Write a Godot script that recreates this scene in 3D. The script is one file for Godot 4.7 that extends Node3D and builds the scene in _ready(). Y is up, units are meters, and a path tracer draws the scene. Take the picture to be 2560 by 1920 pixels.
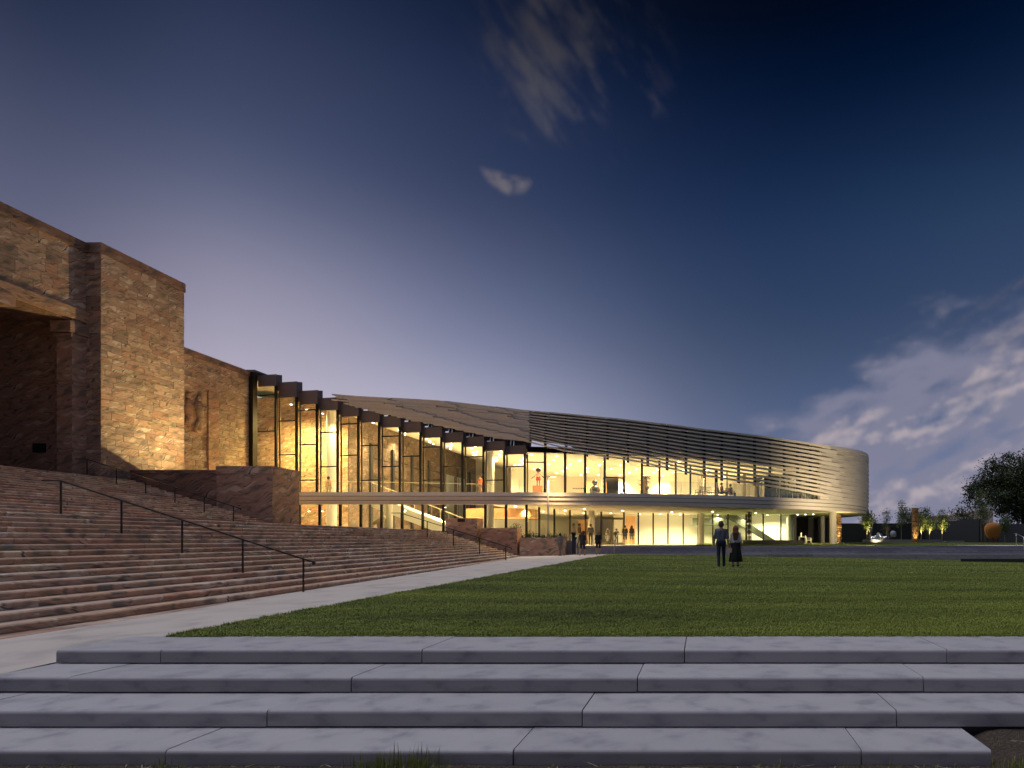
extends Node3D
# A museum forecourt at dusk. Camera at the origin of the plan, looking along -Z; y = 0 is the near edge of the lawn.
const EYE := 1.15
const FOCAL := 1707.0
var rng := RandomNumberGenerator.new()
var taken := {}
var M := {}

# ------------------------------------------------------------------ mesh builder
class MB:
	var v := PackedVector3Array()
	var uv := PackedVector2Array()
	var c := PackedColorArray()
	var off := Vector2.ZERO
	var flip := false
	var col := Color.WHITE
	func tri(p: Vector3, q: Vector3, r: Vector3, a := Vector2.ZERO, b := Vector2(1, 0), d := Vector2(0, 1)) -> void:
		v.push_back(p); v.push_back(q); v.push_back(r)
		uv.push_back(a + off); uv.push_back(b + off); uv.push_back(d + off)
		c.push_back(col); c.push_back(col); c.push_back(col)
	func quad(p: Vector3, q: Vector3, r: Vector3, s: Vector3) -> void:  # clockwise from its front
		var lu := p.distance_to(q)
		var lv := p.distance_to(s)
		var a := Vector2(0, 0); var b := Vector2(lu, 0); var d := Vector2(p.distance_to(q), lv); var e := Vector2(0, lv)
		if flip:
			a = Vector2(lu, lv); b = Vector2(0, lv); d = Vector2.ZERO; e = Vector2(lu, 0)
		tri(p, q, r, a, b, d)
		tri(p, r, s, a, d, e)
	func hexa(p: Array) -> void:  # p[0..3] lower face, p[4..7] upper face, counted round the same way (front-left, front-right, back-right, back-left)
		quad(p[4], p[5], p[1], p[0])
		quad(p[5], p[6], p[2], p[1])
		quad(p[6], p[7], p[3], p[2])
		quad(p[7], p[4], p[0], p[3])
		quad(p[7], p[6], p[5], p[4])
		quad(p[0], p[1], p[2], p[3])
	func box(at: Vector3, size: Vector3, t := Transform3D()) -> void:
		var h := size / 2.0
		var p := []
		for y in [-h.y, h.y]:
			for k in [Vector2(-h.x, h.z), Vector2(h.x, h.z), Vector2(h.x, -h.z), Vector2(-h.x, -h.z)]:
				p.append(t * (at + Vector3(k.x, y, k.y)))
		hexa(p)
	func bar(a: Vector3, b: Vector3, w: float, h: float, up := Vector3.UP) -> void:
		var z := (b - a).normalized()
		if absf(z.dot(up)) > 0.95: up = Vector3.RIGHT
		var x := up.cross(z).normalized()
		var y := z.cross(x)
		box(Vector3.ZERO, Vector3(w, h, a.distance_to(b)), Transform3D(Basis(x, y, z), (a + b) / 2.0))
	func tube(pts: Array, radii: Array, sides := 8, caps := true) -> void:
		var rings := []
		var lastx := Vector3.RIGHT
		for i in pts.size():
			var dir: Vector3 = (pts[mini(i + 1, pts.size() - 1)] - pts[maxi(i - 1, 0)]).normalized()
			var x: Vector3 = lastx - dir * lastx.dot(dir)
			if x.length() < 0.05: x = Vector3.FORWARD - dir * Vector3.FORWARD.dot(dir)
			x = x.normalized()
			lastx = x
			var y := dir.cross(x)
			var ring := []
			for k in sides:
				var a := TAU * k / sides
				ring.append(pts[i] + (x * cos(a) + y * sin(a)) * radii[mini(i, radii.size() - 1)])
			rings.append(ring)
		for i in range(pts.size() - 1):
			for k in sides:
				var n := (k + 1) % sides
				quad(rings[i + 1][k], rings[i + 1][n], rings[i][n], rings[i][k])
		if caps:
			for k in range(1, sides - 1):
				tri(rings[0][0], rings[0][k], rings[0][k + 1])
				var e: Array = rings[-1]
				tri(e[0], e[k + 1], e[k])
	func lathe(prof: Array, sides := 20, at := Vector3.ZERO) -> void:  # prof: Vector2(radius, height) from the bottom up
		for i in range(prof.size() - 1):
			for k in sides:
				var a := TAU * k / sides
				var b := TAU * (k + 1) / sides
				var da := Vector3(cos(a), 0, -sin(a)); var db := Vector3(cos(b), 0, -sin(b))
				quad(at + da * prof[i + 1].x + Vector3(0, prof[i + 1].y, 0), at + db * prof[i + 1].x + Vector3(0, prof[i + 1].y, 0), at + db * prof[i].x + Vector3(0, prof[i].y, 0), at + da * prof[i].x + Vector3(0, prof[i].y, 0))
	func extrude(prof: PackedVector2Array, t0: Transform3D, length: float) -> void:  # prof in the x-y plane of t0, swept along its z
		var n := prof.size()
		for i in n:
			var p := prof[i]; var q := prof[(i + 1) % n]
			quad(t0 * Vector3(p.x, p.y, 0), t0 * Vector3(p.x, p.y, length), t0 * Vector3(q.x, q.y, length), t0 * Vector3(q.x, q.y, 0))
		var t := Geometry2D.triangulate_polygon(prof)
		for z in [0.0, length]:
			for i in range(0, t.size(), 3):
				var a := prof[t[i]]; var b := prof[t[i + 1]]; var d := prof[t[i + 2]]
				tri(t0 * Vector3(a.x, a.y, z), t0 * Vector3(b.x, b.y, z), t0 * Vector3(d.x, d.y, z), a, b, d)
	func flat_poly(poly: PackedVector2Array, height: Callable) -> void:  # poly of (x, depth)
		var t := Geometry2D.triangulate_polygon(poly)
		for i in range(0, t.size(), 3):
			var a := poly[t[i]]; var b := poly[t[i + 1]]; var d := poly[t[i + 2]]
			tri(Vector3(a.x, height.call(a), -a.y), Vector3(b.x, height.call(b), -b.y), Vector3(d.x, height.call(d), -d.y), a, b, d)
	func mesh(smooth := false) -> ArrayMesh:
		if smooth:
			var st := SurfaceTool.new()
			st.begin(Mesh.PRIMITIVE_TRIANGLES)
			st.set_smooth_group(0)
			for i in v.size():
				st.set_color(c[i])
				st.set_uv(uv[i])
				st.add_vertex(v[i])
			st.generate_normals()
			return st.commit()
		var a := []
		a.resize(Mesh.ARRAY_MAX)
		a[Mesh.ARRAY_VERTEX] = v
		a[Mesh.ARRAY_TEX_UV] = uv
		a[Mesh.ARRAY_COLOR] = c
		var m := ArrayMesh.new()
		m.add_surface_from_arrays(Mesh.PRIMITIVE_TRIANGLES, a)
		return m

# ------------------------------------------------------------------ names and nodes
func numbered(n: String) -> String:
	var k: int = taken.get(n, 0)
	taken[n] = k + 1
	return n if k == 0 else "%s_%03d" % [n, k]

func tag(o: Node3D, label: String, category: String, group := "", kind := "") -> Node3D:
	if label: o.set_meta("label", label)
	if category: o.set_meta("category", category)
	if group: o.set_meta("group", group)
	if kind: o.set_meta("kind", kind)
	return o

func thing(called: String, label: String, category: String, at := Vector3.ZERO, turn := 0.0, group := "") -> Node3D:
	var o := Node3D.new()
	o.name = numbered(called)
	add_child(o)
	o.position = at
	o.rotation.y = turn
	tag(o, label, category, group)
	return o

func part(called: String, mesh: Mesh, mat: Material, parent: Node3D, at := Vector3.ZERO) -> MeshInstance3D:
	var o := MeshInstance3D.new()
	o.name = called
	o.mesh = mesh
	o.material_override = mat
	o.position = at
	if parent == self:
		o.name = numbered(called)
		add_child(o)
	else:
		parent.add_child(o, true)
	return o

func struct(called: String, mesh: Mesh, mat: Material) -> MeshInstance3D:
	var o := part(called, mesh, mat, self)
	o.set_meta("kind", "structure")
	return o

func dup(root: Node3D, at: Vector3, turn: float, label: String) -> Node3D:
	var stem := String(root.name).rstrip("0123456789").trim_suffix("_")
	var r: Node3D = root.duplicate()
	r.name = numbered(stem)
	add_child(r)
	r.position = at
	r.rotation.y = turn
	if label: r.set_meta("label", label)
	return r

func at(px: float, py: float, d: float) -> Vector3:  # survey: where a sighting at distance d stands
	return Vector3((px - 1760.0) / FOCAL * d, EYE - (py - 1350.0) / FOCAL * d, -d)

func lerp_table(t: Array, x: float) -> float:  # t: pairs [x, y] with x rising
	if x <= t[0][0]: return t[0][1]
	for i in range(t.size() - 1):
		if x <= t[i + 1][0]:
			return lerpf(t[i][1], t[i + 1][1], (x - t[i][0]) / (t[i + 1][0] - t[i][0]))
	return t[-1][1]

# ------------------------------------------------------------------ materials
func lin(r: float, g: float, b: float) -> Color:
	return Color(r, g, b).linear_to_srgb()

func mat(called: String, c: Color, rough := 0.8, metal := 0.0) -> StandardMaterial3D:
	var m := StandardMaterial3D.new()
	m.resource_name = called
	m.albedo_color = c
	m.roughness = rough
	m.metallic = metal
	M[called] = m
	return m

func noise(seed_: int, freq: float, oct := 4, kind := FastNoiseLite.TYPE_SIMPLEX_SMOOTH, warp := 0.0, ridged := false) -> FastNoiseLite:
	var n := FastNoiseLite.new()
	n.seed = seed_
	n.noise_type = kind
	n.frequency = freq
	n.fractal_octaves = oct
	if ridged: n.fractal_type = FastNoiseLite.FRACTAL_RIDGED
	if warp > 0.0:
		n.domain_warp_enabled = true
		n.domain_warp_amplitude = warp
		n.domain_warp_frequency = freq * 0.8
		n.domain_warp_fractal_octaves = 3
	return n

func tex(n: FastNoiseLite, size: int, stops: Array) -> NoiseTexture2D:
	var t := NoiseTexture2D.new()
	t.width = size
	t.height = size
	t.seamless = true
	t.seamless_blend_skirt = 0.2
	t.noise = n
	var g := Gradient.new()
	g.offsets = PackedFloat32Array(stops.map(func(s): return s[0]))
	g.colors = PackedColorArray(stops.map(func(s): return s[1]))
	t.color_ramp = g
	return t

func marble_texture() -> ImageTexture:
	# flowing streaks, clouded from salmon to tan and grey-green, crossed by dark seams; blended at its edges so that it repeats
	var w := 1024
	var h := 768
	var flow := noise(11, 1.0, 3)
	var fine := noise(12, 1.0, 5)
	var seam := noise(13, 1.0, 3, FastNoiseLite.TYPE_SIMPLEX_SMOOTH, 0.0, true)
	var pal := [Vector3(0.50, 0.49, 0.46), Vector3(0.68, 0.58, 0.49), Vector3(0.78, 0.64, 0.56), Vector3(0.80, 0.68, 0.60), Vector3(0.72, 0.62, 0.52), Vector3(0.88, 0.81, 0.74)]
	var colour := func(u: float, v: float) -> Vector3:
		var px := u * 3.0
		var py := v * 3.0 + u * 0.9
		var bend := flow.get_noise_2d(px * 0.8, py * 0.8)
		py += bend * 0.28
		var a := fine.get_noise_2d(px * 0.7, py * 3.4 + 7.0)
		var c := flow.get_noise_2d(px * 0.6 + 30.0, py * 1.3)
		var t := clampf(0.5 + a * 0.95 + c * 0.55, 0.0, 0.999) * 5.0
		var i := int(t)
		var col: Vector3 = (pal[i] as Vector3).lerp(pal[i + 1], t - i)
		var s := seam.get_noise_2d(px * 0.45 + 3.0, py * 2.2)
		var k := smoothstep(0.60, 0.97, s + a * 0.3) * (0.40 + 0.5 * smoothstep(-0.2, 0.4, c))
		return col.lerp(Vector3(0.25, 0.225, 0.23), k)
	var data := PackedByteArray()
	data.resize(w * h * 3)
	for y in h:
		var v := float(y) / h
		for x in w:
			var u := float(x) / w
			var col: Vector3 = colour.call(u, v)
			if u < 0.12: col = (colour.call(u + 1.0, v) as Vector3).lerp(col, u / 0.12)
			if v < 0.12:
				var low: Vector3 = colour.call(u, v + 1.0)
				if u < 0.12: low = (colour.call(u + 1.0, v + 1.0) as Vector3).lerp(low, u / 0.12)
				col = low.lerp(col, v / 0.12)
			var at_ := (y * w + x) * 3
			data[at_] = int(col.x * 255.0)
			data[at_ + 1] = int(col.y * 255.0)
			data[at_ + 2] = int(col.z * 255.0)
	return ImageTexture.create_from_image(Image.create_from_data(w, h, false, Image.FORMAT_RGB8, data))

func make_materials() -> void:
	# pink marble: clouded salmon, tan and grey-green with dark streaks
	var cloudy := marble_texture()
	var grain := tex(noise(5, 0.22, 3), 512, [[0.0, Color(0.2, 0.2, 0.2)], [1.0, Color(0.9, 0.9, 0.9)]])
	for k in ["marble", "marble_step", "marble_cap"]:
		var m := mat(k, Color.WHITE, 0.62)
		m.albedo_texture = cloudy
		m.vertex_color_use_as_albedo = true
	M.marble.uv1_scale = Vector3(0.34, 0.40, 1)
	M.marble_step.uv1_scale = Vector3(0.30, 0.55, 1)
	M.marble_cap.uv1_scale = Vector3(0.26, 0.30, 1)
	# granite: fine speckle, with broad water stains
	var speck := tex(noise(31, 0.32, 3), 1024, [[0.0, Color(0.48, 0.48, 0.49)], [0.4, Color(0.68, 0.68, 0.69)], [0.6, Color(0.75, 0.75, 0.76)], [1.0, Color(0.90, 0.90, 0.91)]])
	var stain := tex(noise(37, 0.012, 5, FastNoiseLite.TYPE_SIMPLEX_SMOOTH, 30.0), 512, [[0.0, Color(0.80, 0.80, 0.82)], [0.3, Color(0.93, 0.93, 0.94)], [0.5, Color(0.98, 0.98, 0.98)], [1.0, Color(1, 1, 1)]])
	for k in ["granite", "granite_dark"]:
		var m := mat(k, Color(0.97, 0.955, 0.95) if k == "granite" else Color(0.80, 0.80, 0.84), 0.75)
		m.albedo_texture = speck
		m.uv1_triplanar = true
		m.uv1_world_triplanar = true
		m.uv1_scale = Vector3.ONE * 1.1
		m.detail_enabled = true
		m.detail_albedo = stain
		m.detail_blend_mode = BaseMaterial3D.BLEND_MODE_MUL
		m.detail_uv_layer = BaseMaterial3D.DETAIL_UV_2
		m.uv2_triplanar = true
		m.uv2_world_triplanar = true
		m.uv2_scale = Vector3(0.35, 0.8, 0.35)
		m.vertex_color_use_as_albedo = true
		m.heightmap_enabled = true
		m.heightmap_texture = grain
		m.heightmap_scale = 0.25
	var path_speck := tex(noise(41, 0.25, 4), 1024, [[0.0, Color(0.64, 0.62, 0.60)], [0.5, Color(0.79, 0.77, 0.75)], [1.0, Color(0.90, 0.88, 0.86)]])
	var pm := mat("path", Color(1.0, 0.97, 0.94), 0.85)
	pm.albedo_texture = path_speck
	pm.uv1_triplanar = true
	pm.uv1_world_triplanar = true
	pm.uv1_scale = Vector3.ONE * 0.9
	pm.detail_enabled = true
	pm.detail_albedo = stain
	pm.detail_blend_mode = BaseMaterial3D.BLEND_MODE_MUL
	pm.detail_uv_layer = BaseMaterial3D.DETAIL_UV_2
	pm.uv2_triplanar = true
	pm.uv2_world_triplanar = true
	pm.uv2_scale = Vector3.ONE * 0.12
	var turf := mat("turf", Color.WHITE, 0.95)
	turf.albedo_texture = tex(noise(51, 0.05, 5), 1024, [[0.0, Color(0.10, 0.17, 0.05)], [0.5, Color(0.18, 0.29, 0.07)], [1.0, Color(0.27, 0.40, 0.11)]])
	turf.uv1_triplanar = true
	turf.uv1_world_triplanar = true
	turf.uv1_scale = Vector3.ONE * 0.35
	var soil := mat("soil", Color.WHITE, 0.95)
	soil.albedo_texture = tex(noise(61, 0.05, 5), 512, [[0.0, Color(0.16, 0.13, 0.11)], [0.5, Color(0.29, 0.245, 0.21)], [1.0, Color(0.44, 0.38, 0.32)]])
	soil.uv1_triplanar = true
	soil.uv1_world_triplanar = true
	soil.uv1_scale = Vector3.ONE * 1.2
	soil.heightmap_enabled = true
	soil.heightmap_texture = grain
	soil.heightmap_scale = 2.0
	var blade := mat("grass_blade", Color.WHITE, 0.6)
	blade.vertex_color_use_as_albedo = true
	blade.backlight_enabled = true
	blade.backlight = Color(0.4, 0.4, 0.4)
	var leaf := mat("leaf", Color.WHITE, 0.6)
	leaf.vertex_color_use_as_albedo = true
	leaf.backlight_enabled = true
	leaf.backlight = Color(0.5, 0.5, 0.5)
	var tint := mat("tinted", Color.WHITE, 0.75)
	tint.vertex_color_use_as_albedo = true
	var cloth := mat("cloth", Color.WHITE, 0.9)
	cloth.vertex_color_use_as_albedo = true
	mat("hair", lin(0.02, 0.012, 0.008), 0.6)
	mat("auburn_hair", lin(0.13, 0.05, 0.025), 0.55)
	mat("black_metal", lin(0.012, 0.011, 0.011), 0.45, 0.3)
	mat("bronze_rail", lin(0.045, 0.036, 0.03), 0.38, 0.7)
	mat("steel", lin(0.55, 0.54, 0.53), 0.3, 0.9)
	mat("mirror", lin(0.85, 0.84, 0.82), 0.06, 1.0)
	mat("panel", lin(0.15, 0.125, 0.135), 0.55)
	mat("screen_wall", lin(0.24, 0.205, 0.185), 0.6)
	mat("roof_sheet", lin(0.12, 0.115, 0.11), 0.3)
	var lv := mat("louvre", lin(0.80, 0.75, 0.69), 0.55)
	lv.albedo_texture = tex(noise(71, 0.03, 4), 512, [[0.0, Color(0.90, 0.88, 0.87)], [1.0, Color(1, 1, 1)]])
	lv.uv1_scale = Vector3(0.3, 1.0, 1)
	lv.vertex_color_use_as_albedo = true
	mat("roof_glass", lin(0.07, 0.062, 0.056), 0.5)
	mat("pale_glass", lin(0.45, 0.50, 0.58), 0.3)
	mat("lamp_rail", lin(0.8, 0.7, 0.5), 0.4)
	mat("steel_grey", lin(0.52, 0.50, 0.47), 0.45, 0.4)
	mat("mirror_gold", lin(0.75, 0.68, 0.52), 0.15, 1.0)
	mat("clay", lin(0.22, 0.12, 0.09), 0.6)
	mat("gloss_dark", lin(0.05, 0.045, 0.045), 0.12)
	mat("wood_dark", lin(0.10, 0.04, 0.02), 0.6)
	mat("soffit", lin(0.72, 0.66, 0.56), 0.8)
	mat("plaster", lin(0.80, 0.75, 0.66), 0.85)
	mat("ceiling", lin(0.86, 0.81, 0.70), 0.85)
	mat("timber", lin(0.58, 0.30, 0.12), 0.5)
	mat("floor_stone", lin(0.60, 0.56, 0.50), 0.35)
	mat("concrete_column", lin(0.50, 0.47, 0.41), 0.7)
	mat("white_column", lin(0.74, 0.70, 0.63), 0.7)
	mat("dark_wall", lin(0.028, 0.029, 0.032), 0.7)
	mat("grey_wall", lin(0.10, 0.10, 0.11), 0.75)
	mat("charcoal", lin(0.03, 0.03, 0.033), 0.6)
	mat("plaque", lin(0.035, 0.018, 0.014), 0.4, 0.4)
	mat("door_grey", lin(0.36, 0.34, 0.29), 0.5)
	mat("frame_bronze", lin(0.22, 0.18, 0.12), 0.4, 0.5)
	mat("stair_shade", lin(0.07, 0.075, 0.055), 0.7)
	mat("bark", lin(0.07, 0.055, 0.042), 0.9)
	mat("pale_bark", lin(0.30, 0.27, 0.23), 0.9)
	mat("white_paint", lin(0.75, 0.74, 0.72), 0.5)
	mat("brown_leaf", lin(0.22, 0.10, 0.045), 0.8)
	mat("straw", lin(0.42, 0.36, 0.25), 0.9)
	var g := mat("pane", Color(0.85, 0.95, 0.9, 0.05), 0.02)
	g.transparency = BaseMaterial3D.TRANSPARENCY_ALPHA
	var dg := mat("dark_pane", lin(0.014, 0.028, 0.055), 0.05)
	dg.metallic_specular = 0.9
	for k in [["lamp_warm", Color(1.0, 0.86, 0.6), 9.0], ["lamp_white", Color(1.0, 0.93, 0.82), 14.0]]:
		var e := mat(k[0], Color.WHITE, 0.6)
		e.emission_enabled = true
		e.emission = k[1]
		e.emission_energy_multiplier = k[2]

# ------------------------------------------------------------------ sky
const SKY_AZ := [-180.0, -90.0, -46.0, -34.0, -18.0, 1.0, 25.0, 90.0, 180.0]
const SKY_EL := [0.0, 8.0, 16.0, 24.0, 32.0, 40.0, 90.0]
const SKY := [
	[[152, 144, 156], [124, 122, 142], [94, 97, 122], [68, 74, 102], [48, 56, 84], [36, 45, 72], [20, 30, 56]],
	[[236, 206, 188], [206, 190, 192], [166, 160, 178], [122, 122, 146], [84, 88, 116], [58, 66, 96], [20, 30, 56]],
	[[206, 192, 196], [168, 160, 180], [114, 114, 138], [72, 78, 104], [30, 40, 65], [20, 29, 52], [20, 30, 56]],
	[[206, 192, 198], [190, 182, 197], [150, 147, 169], [86, 93, 121], [48, 58, 86], [24, 34, 60], [20, 30, 56]],
	[[198, 186, 197], [178, 176, 197], [118, 124, 153], [66, 76, 106], [36, 48, 78], [14, 23, 46], [20, 30, 56]],
	[[152, 150, 172], [106, 115, 144], [67, 81, 111], [38, 55, 88], [14, 29, 58], [4, 10, 24], [20, 30, 56]],
	[[142, 144, 170], [100, 114, 146], [64, 80, 112], [40, 60, 92], [12, 30, 58], [2, 11, 32], [20, 30, 56]],
	[[150, 146, 164], [116, 122, 148], [74, 88, 120], [48, 64, 96], [30, 46, 76], [22, 34, 62], [20, 30, 56]],
	[[152, 144, 156], [124, 122, 142], [94, 97, 122], [68, 74, 102], [48, 56, 84], [36, 45, 72], [20, 30, 56]]]

func hermite(xs: Array, vs: Array, i: int, x: float) -> Vector3:
	var h: float = xs[i + 1] - xs[i]
	var f: float = (x - xs[i]) / h
	var a := maxi(i - 1, 0)
	var b := mini(i + 2, xs.size() - 1)
	var m0: Vector3 = (vs[i + 1] - vs[a]) / (xs[i + 1] - xs[a]) * h
	var m1: Vector3 = (vs[b] - vs[i]) / (xs[b] - xs[i]) * h
	var f2: float = f * f
	var f3: float = f2 * f
	var o: Vector3 = vs[i] * (2.0 * f3 - 3.0 * f2 + 1.0) + m0 * (f3 - 2.0 * f2 + f) + vs[i + 1] * (3.0 * f2 - 2.0 * f3) + m1 * (f3 - f2)
	return o.max(Vector3(0.0004, 0.0008, 0.002))

func make_sky() -> ImageTexture:
	var w := 2048
	var h := 1024
	var data := PackedFloat32Array()
	data.resize(w * h * 4)
	data.fill(1.0)
	var table := []
	for colm in SKY:
		var o := []
		for c in colm:
			var l := Color(c[0] / 255.0, c[1] / 255.0, c[2] / 255.0).srgb_to_linear()
			o.append(Vector3(l.r, l.g, l.b))
		table.append(o)
	var n1 := noise(101, 0.16, 5, FastNoiseLite.TYPE_SIMPLEX_SMOOTH, 2.5)
	var n2 := noise(102, 0.10, 6, FastNoiseLite.TYPE_SIMPLEX_SMOOTH, 3.5)
	var n3 := noise(103, 0.45, 5, FastNoiseLite.TYPE_SIMPLEX_SMOOTH, 1.2)
	var wisp := Vector3(0.058, 0.056, 0.070)
	for x in w:
		var az := fposmod((x + 0.5) / w * 360.0 + 180.0, 360.0) - 180.0
		var i := 0
		while i < SKY_AZ.size() - 2 and az > SKY_AZ[i + 1]: i += 1
		var prof := []
		for k2 in SKY_EL.size():
			prof.append(hermite(SKY_AZ, table.map(func(t): return t[k2]), i, az))
		var k := 5
		for y in range(0, h / 2):
			var el := 90.0 - (y + 0.5) / h * 180.0
			while k > 0 and el < SKY_EL[k]: k -= 1
			var c := hermite(SKY_EL, prof, k, el)
			# high wisps ahead
			if el > 20.0 and el < 46.0 and az > -30.0 and az < 8.0:
				var p := Vector2(az * cos(deg_to_rad(el)), el)
				var q := Vector2(p.x + 9.2, p.y - 34.5)
				var r := Vector2(q.x * 0.64 - q.y * 0.77, q.x * 0.77 + q.y * 0.64)
				var e := q.x * q.x / 50.0 + q.y * q.y / 42.0
				var mk := clampf(1.2 - e, 0.0, 1.0)
				if mk > 0.0:
					var big := n1.get_noise_2d(q.x * 0.75 + 5.0, q.y * 0.75)
					var d := big * 0.75 + n1.get_noise_2d(r.x * 1.1 + 70.0, r.y * 3.6) * 0.4 + n3.get_noise_2d(r.x * 0.7, r.y * 2.2) * 0.22
					var a := smoothstep(-0.12, 0.75, d + mk * 0.42 - 0.22) * mk
					c = c.lerp(wisp * (1.0 + 0.9 * clampf(-q.y * 0.2, -0.25, 1.0)), a * 0.85)
				q = p - Vector2(-14.4, 26.6)
				q.y -= q.x * q.x * 0.16 - q.x * 0.1
				mk = clampf(1.0 - q.x * q.x / 3.6 - q.y * q.y / 0.55, 0.0, 1.0)
				if mk > 0.0:
					c = c.lerp(Vector3(0.16, 0.145, 0.17), clampf(mk * (0.75 + n3.get_noise_2d(q.x * 2.0, q.y * 3.0) * 1.2), 0.0, 0.8))
			# the bank low on the right
			if el < 26.0 and az > -2.0 and az < 110.0:
				var line := 10.9 + (az - 9.2) * 0.53
				if az > 17.9: line = 15.5 + (az - 17.9) * 0.02
				var mk := smoothstep(1.8, -2.2, el - line - n2.get_noise_2d(az * 0.9 + 40.0, el * 2.2) * 4.0) * smoothstep(6.0, 12.0, az + el * 0.35 + n2.get_noise_2d(az, el * 3.0 + 9.0) * 6.0) * smoothstep(110.0, 70.0, az)
				if mk > 0.0:
					var rx := az * 0.93 + el * 0.36
					var ry := el * 0.93 - az * 0.36
					var d := n2.get_noise_2d(rx * 0.7, ry * 2.6) * 0.7 + n3.get_noise_2d(rx * 0.55, ry * 1.6) * 0.4
					var a := smoothstep(-0.60, 0.12, d) * mk
					var lit := smoothstep(0.0, 0.5, n2.get_noise_2d(rx * 0.75 + 3.0, ry * 2.4 + 21.0) + n3.get_noise_2d(rx, ry * 2.0) * 0.35)
					var cc := Vector3(0.225, 0.225, 0.315).lerp(Vector3(0.47, 0.40, 0.43), lit)
					c = c.lerp(cc, a * 0.85)
				# a thin trail above it
				var tl := el - (16.4 + (az - 20.0) * 0.50)
				if az > 18.5 and az < 32.0 and absf(tl) < 0.6:
					c = c.lerp(Vector3(0.12, 0.12, 0.17), 0.45 * (1.0 - absf(tl) / 0.6) * smoothstep(18.5, 23.0, az) * (0.6 + n3.get_noise_2d(az * 2.0, tl * 6.0)))
			var at_ := (y * w + x) * 4
			data[at_] = c.x
			data[at_ + 1] = c.y
			data[at_ + 2] = c.z
		# below the horizon the air of the horizon
	for y in range(h / 2, h):
		for x in range(0, w):
			var a2 := (y * w + x) * 4
			data[a2] = 0.12; data[a2 + 1] = 0.12; data[a2 + 2] = 0.14
	return ImageTexture.create_from_image(Image.create_from_data(w, h, false, Image.FORMAT_RGBAF, data.to_byte_array()))

# ------------------------------------------------------------------ ground and steps
func lawn_y(x: float, d: float) -> float:  # rises a little to the far left corner, falls away to the right
	return clampf((d - 8.0) / 39.0, 0.0, 1.05) * (0.19 - 0.0185 * (x + 6.4))

func garden_y(d: float) -> float:
	return lerp_table([[50.0, 0.70], [66.0, 0.73], [76.0, 0.82], [140.0, 0.95]], d)

func granite_slab(st: MB, x0: float, x1: float, front: float, back: float, top: float, thick: float) -> void:
	# cross-section (x = forwards, y = up) with a rounded nose, swept to the right
	var p := PackedVector2Array()
	var r := 0.028
	p.append(Vector2(-(back - front), -thick)); p.append(Vector2(-(back - front), 0))
	for k in 5:
		var a := PI / 2 - PI / 2 * k / 4.0
		p.append(Vector2(-r + r * cos(a), -r + r * sin(a)))
	p.append(Vector2(0, -thick + 0.006)); p.append(Vector2(-0.006, -thick))
	var keep := st.col
	var base := Transform3D(Basis(Vector3(0, 0, 1), Vector3(0, 1, 0), Vector3(1, 0, 0)), Vector3(x0, top, -front))
	st.extrude(p, base, x1 - x0)
	# front face tinted darker: water stain plus the riser's shade painted in
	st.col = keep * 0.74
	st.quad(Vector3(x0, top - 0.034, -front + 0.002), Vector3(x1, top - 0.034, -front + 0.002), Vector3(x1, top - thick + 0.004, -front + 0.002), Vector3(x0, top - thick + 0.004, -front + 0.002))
	st.col = keep

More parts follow.
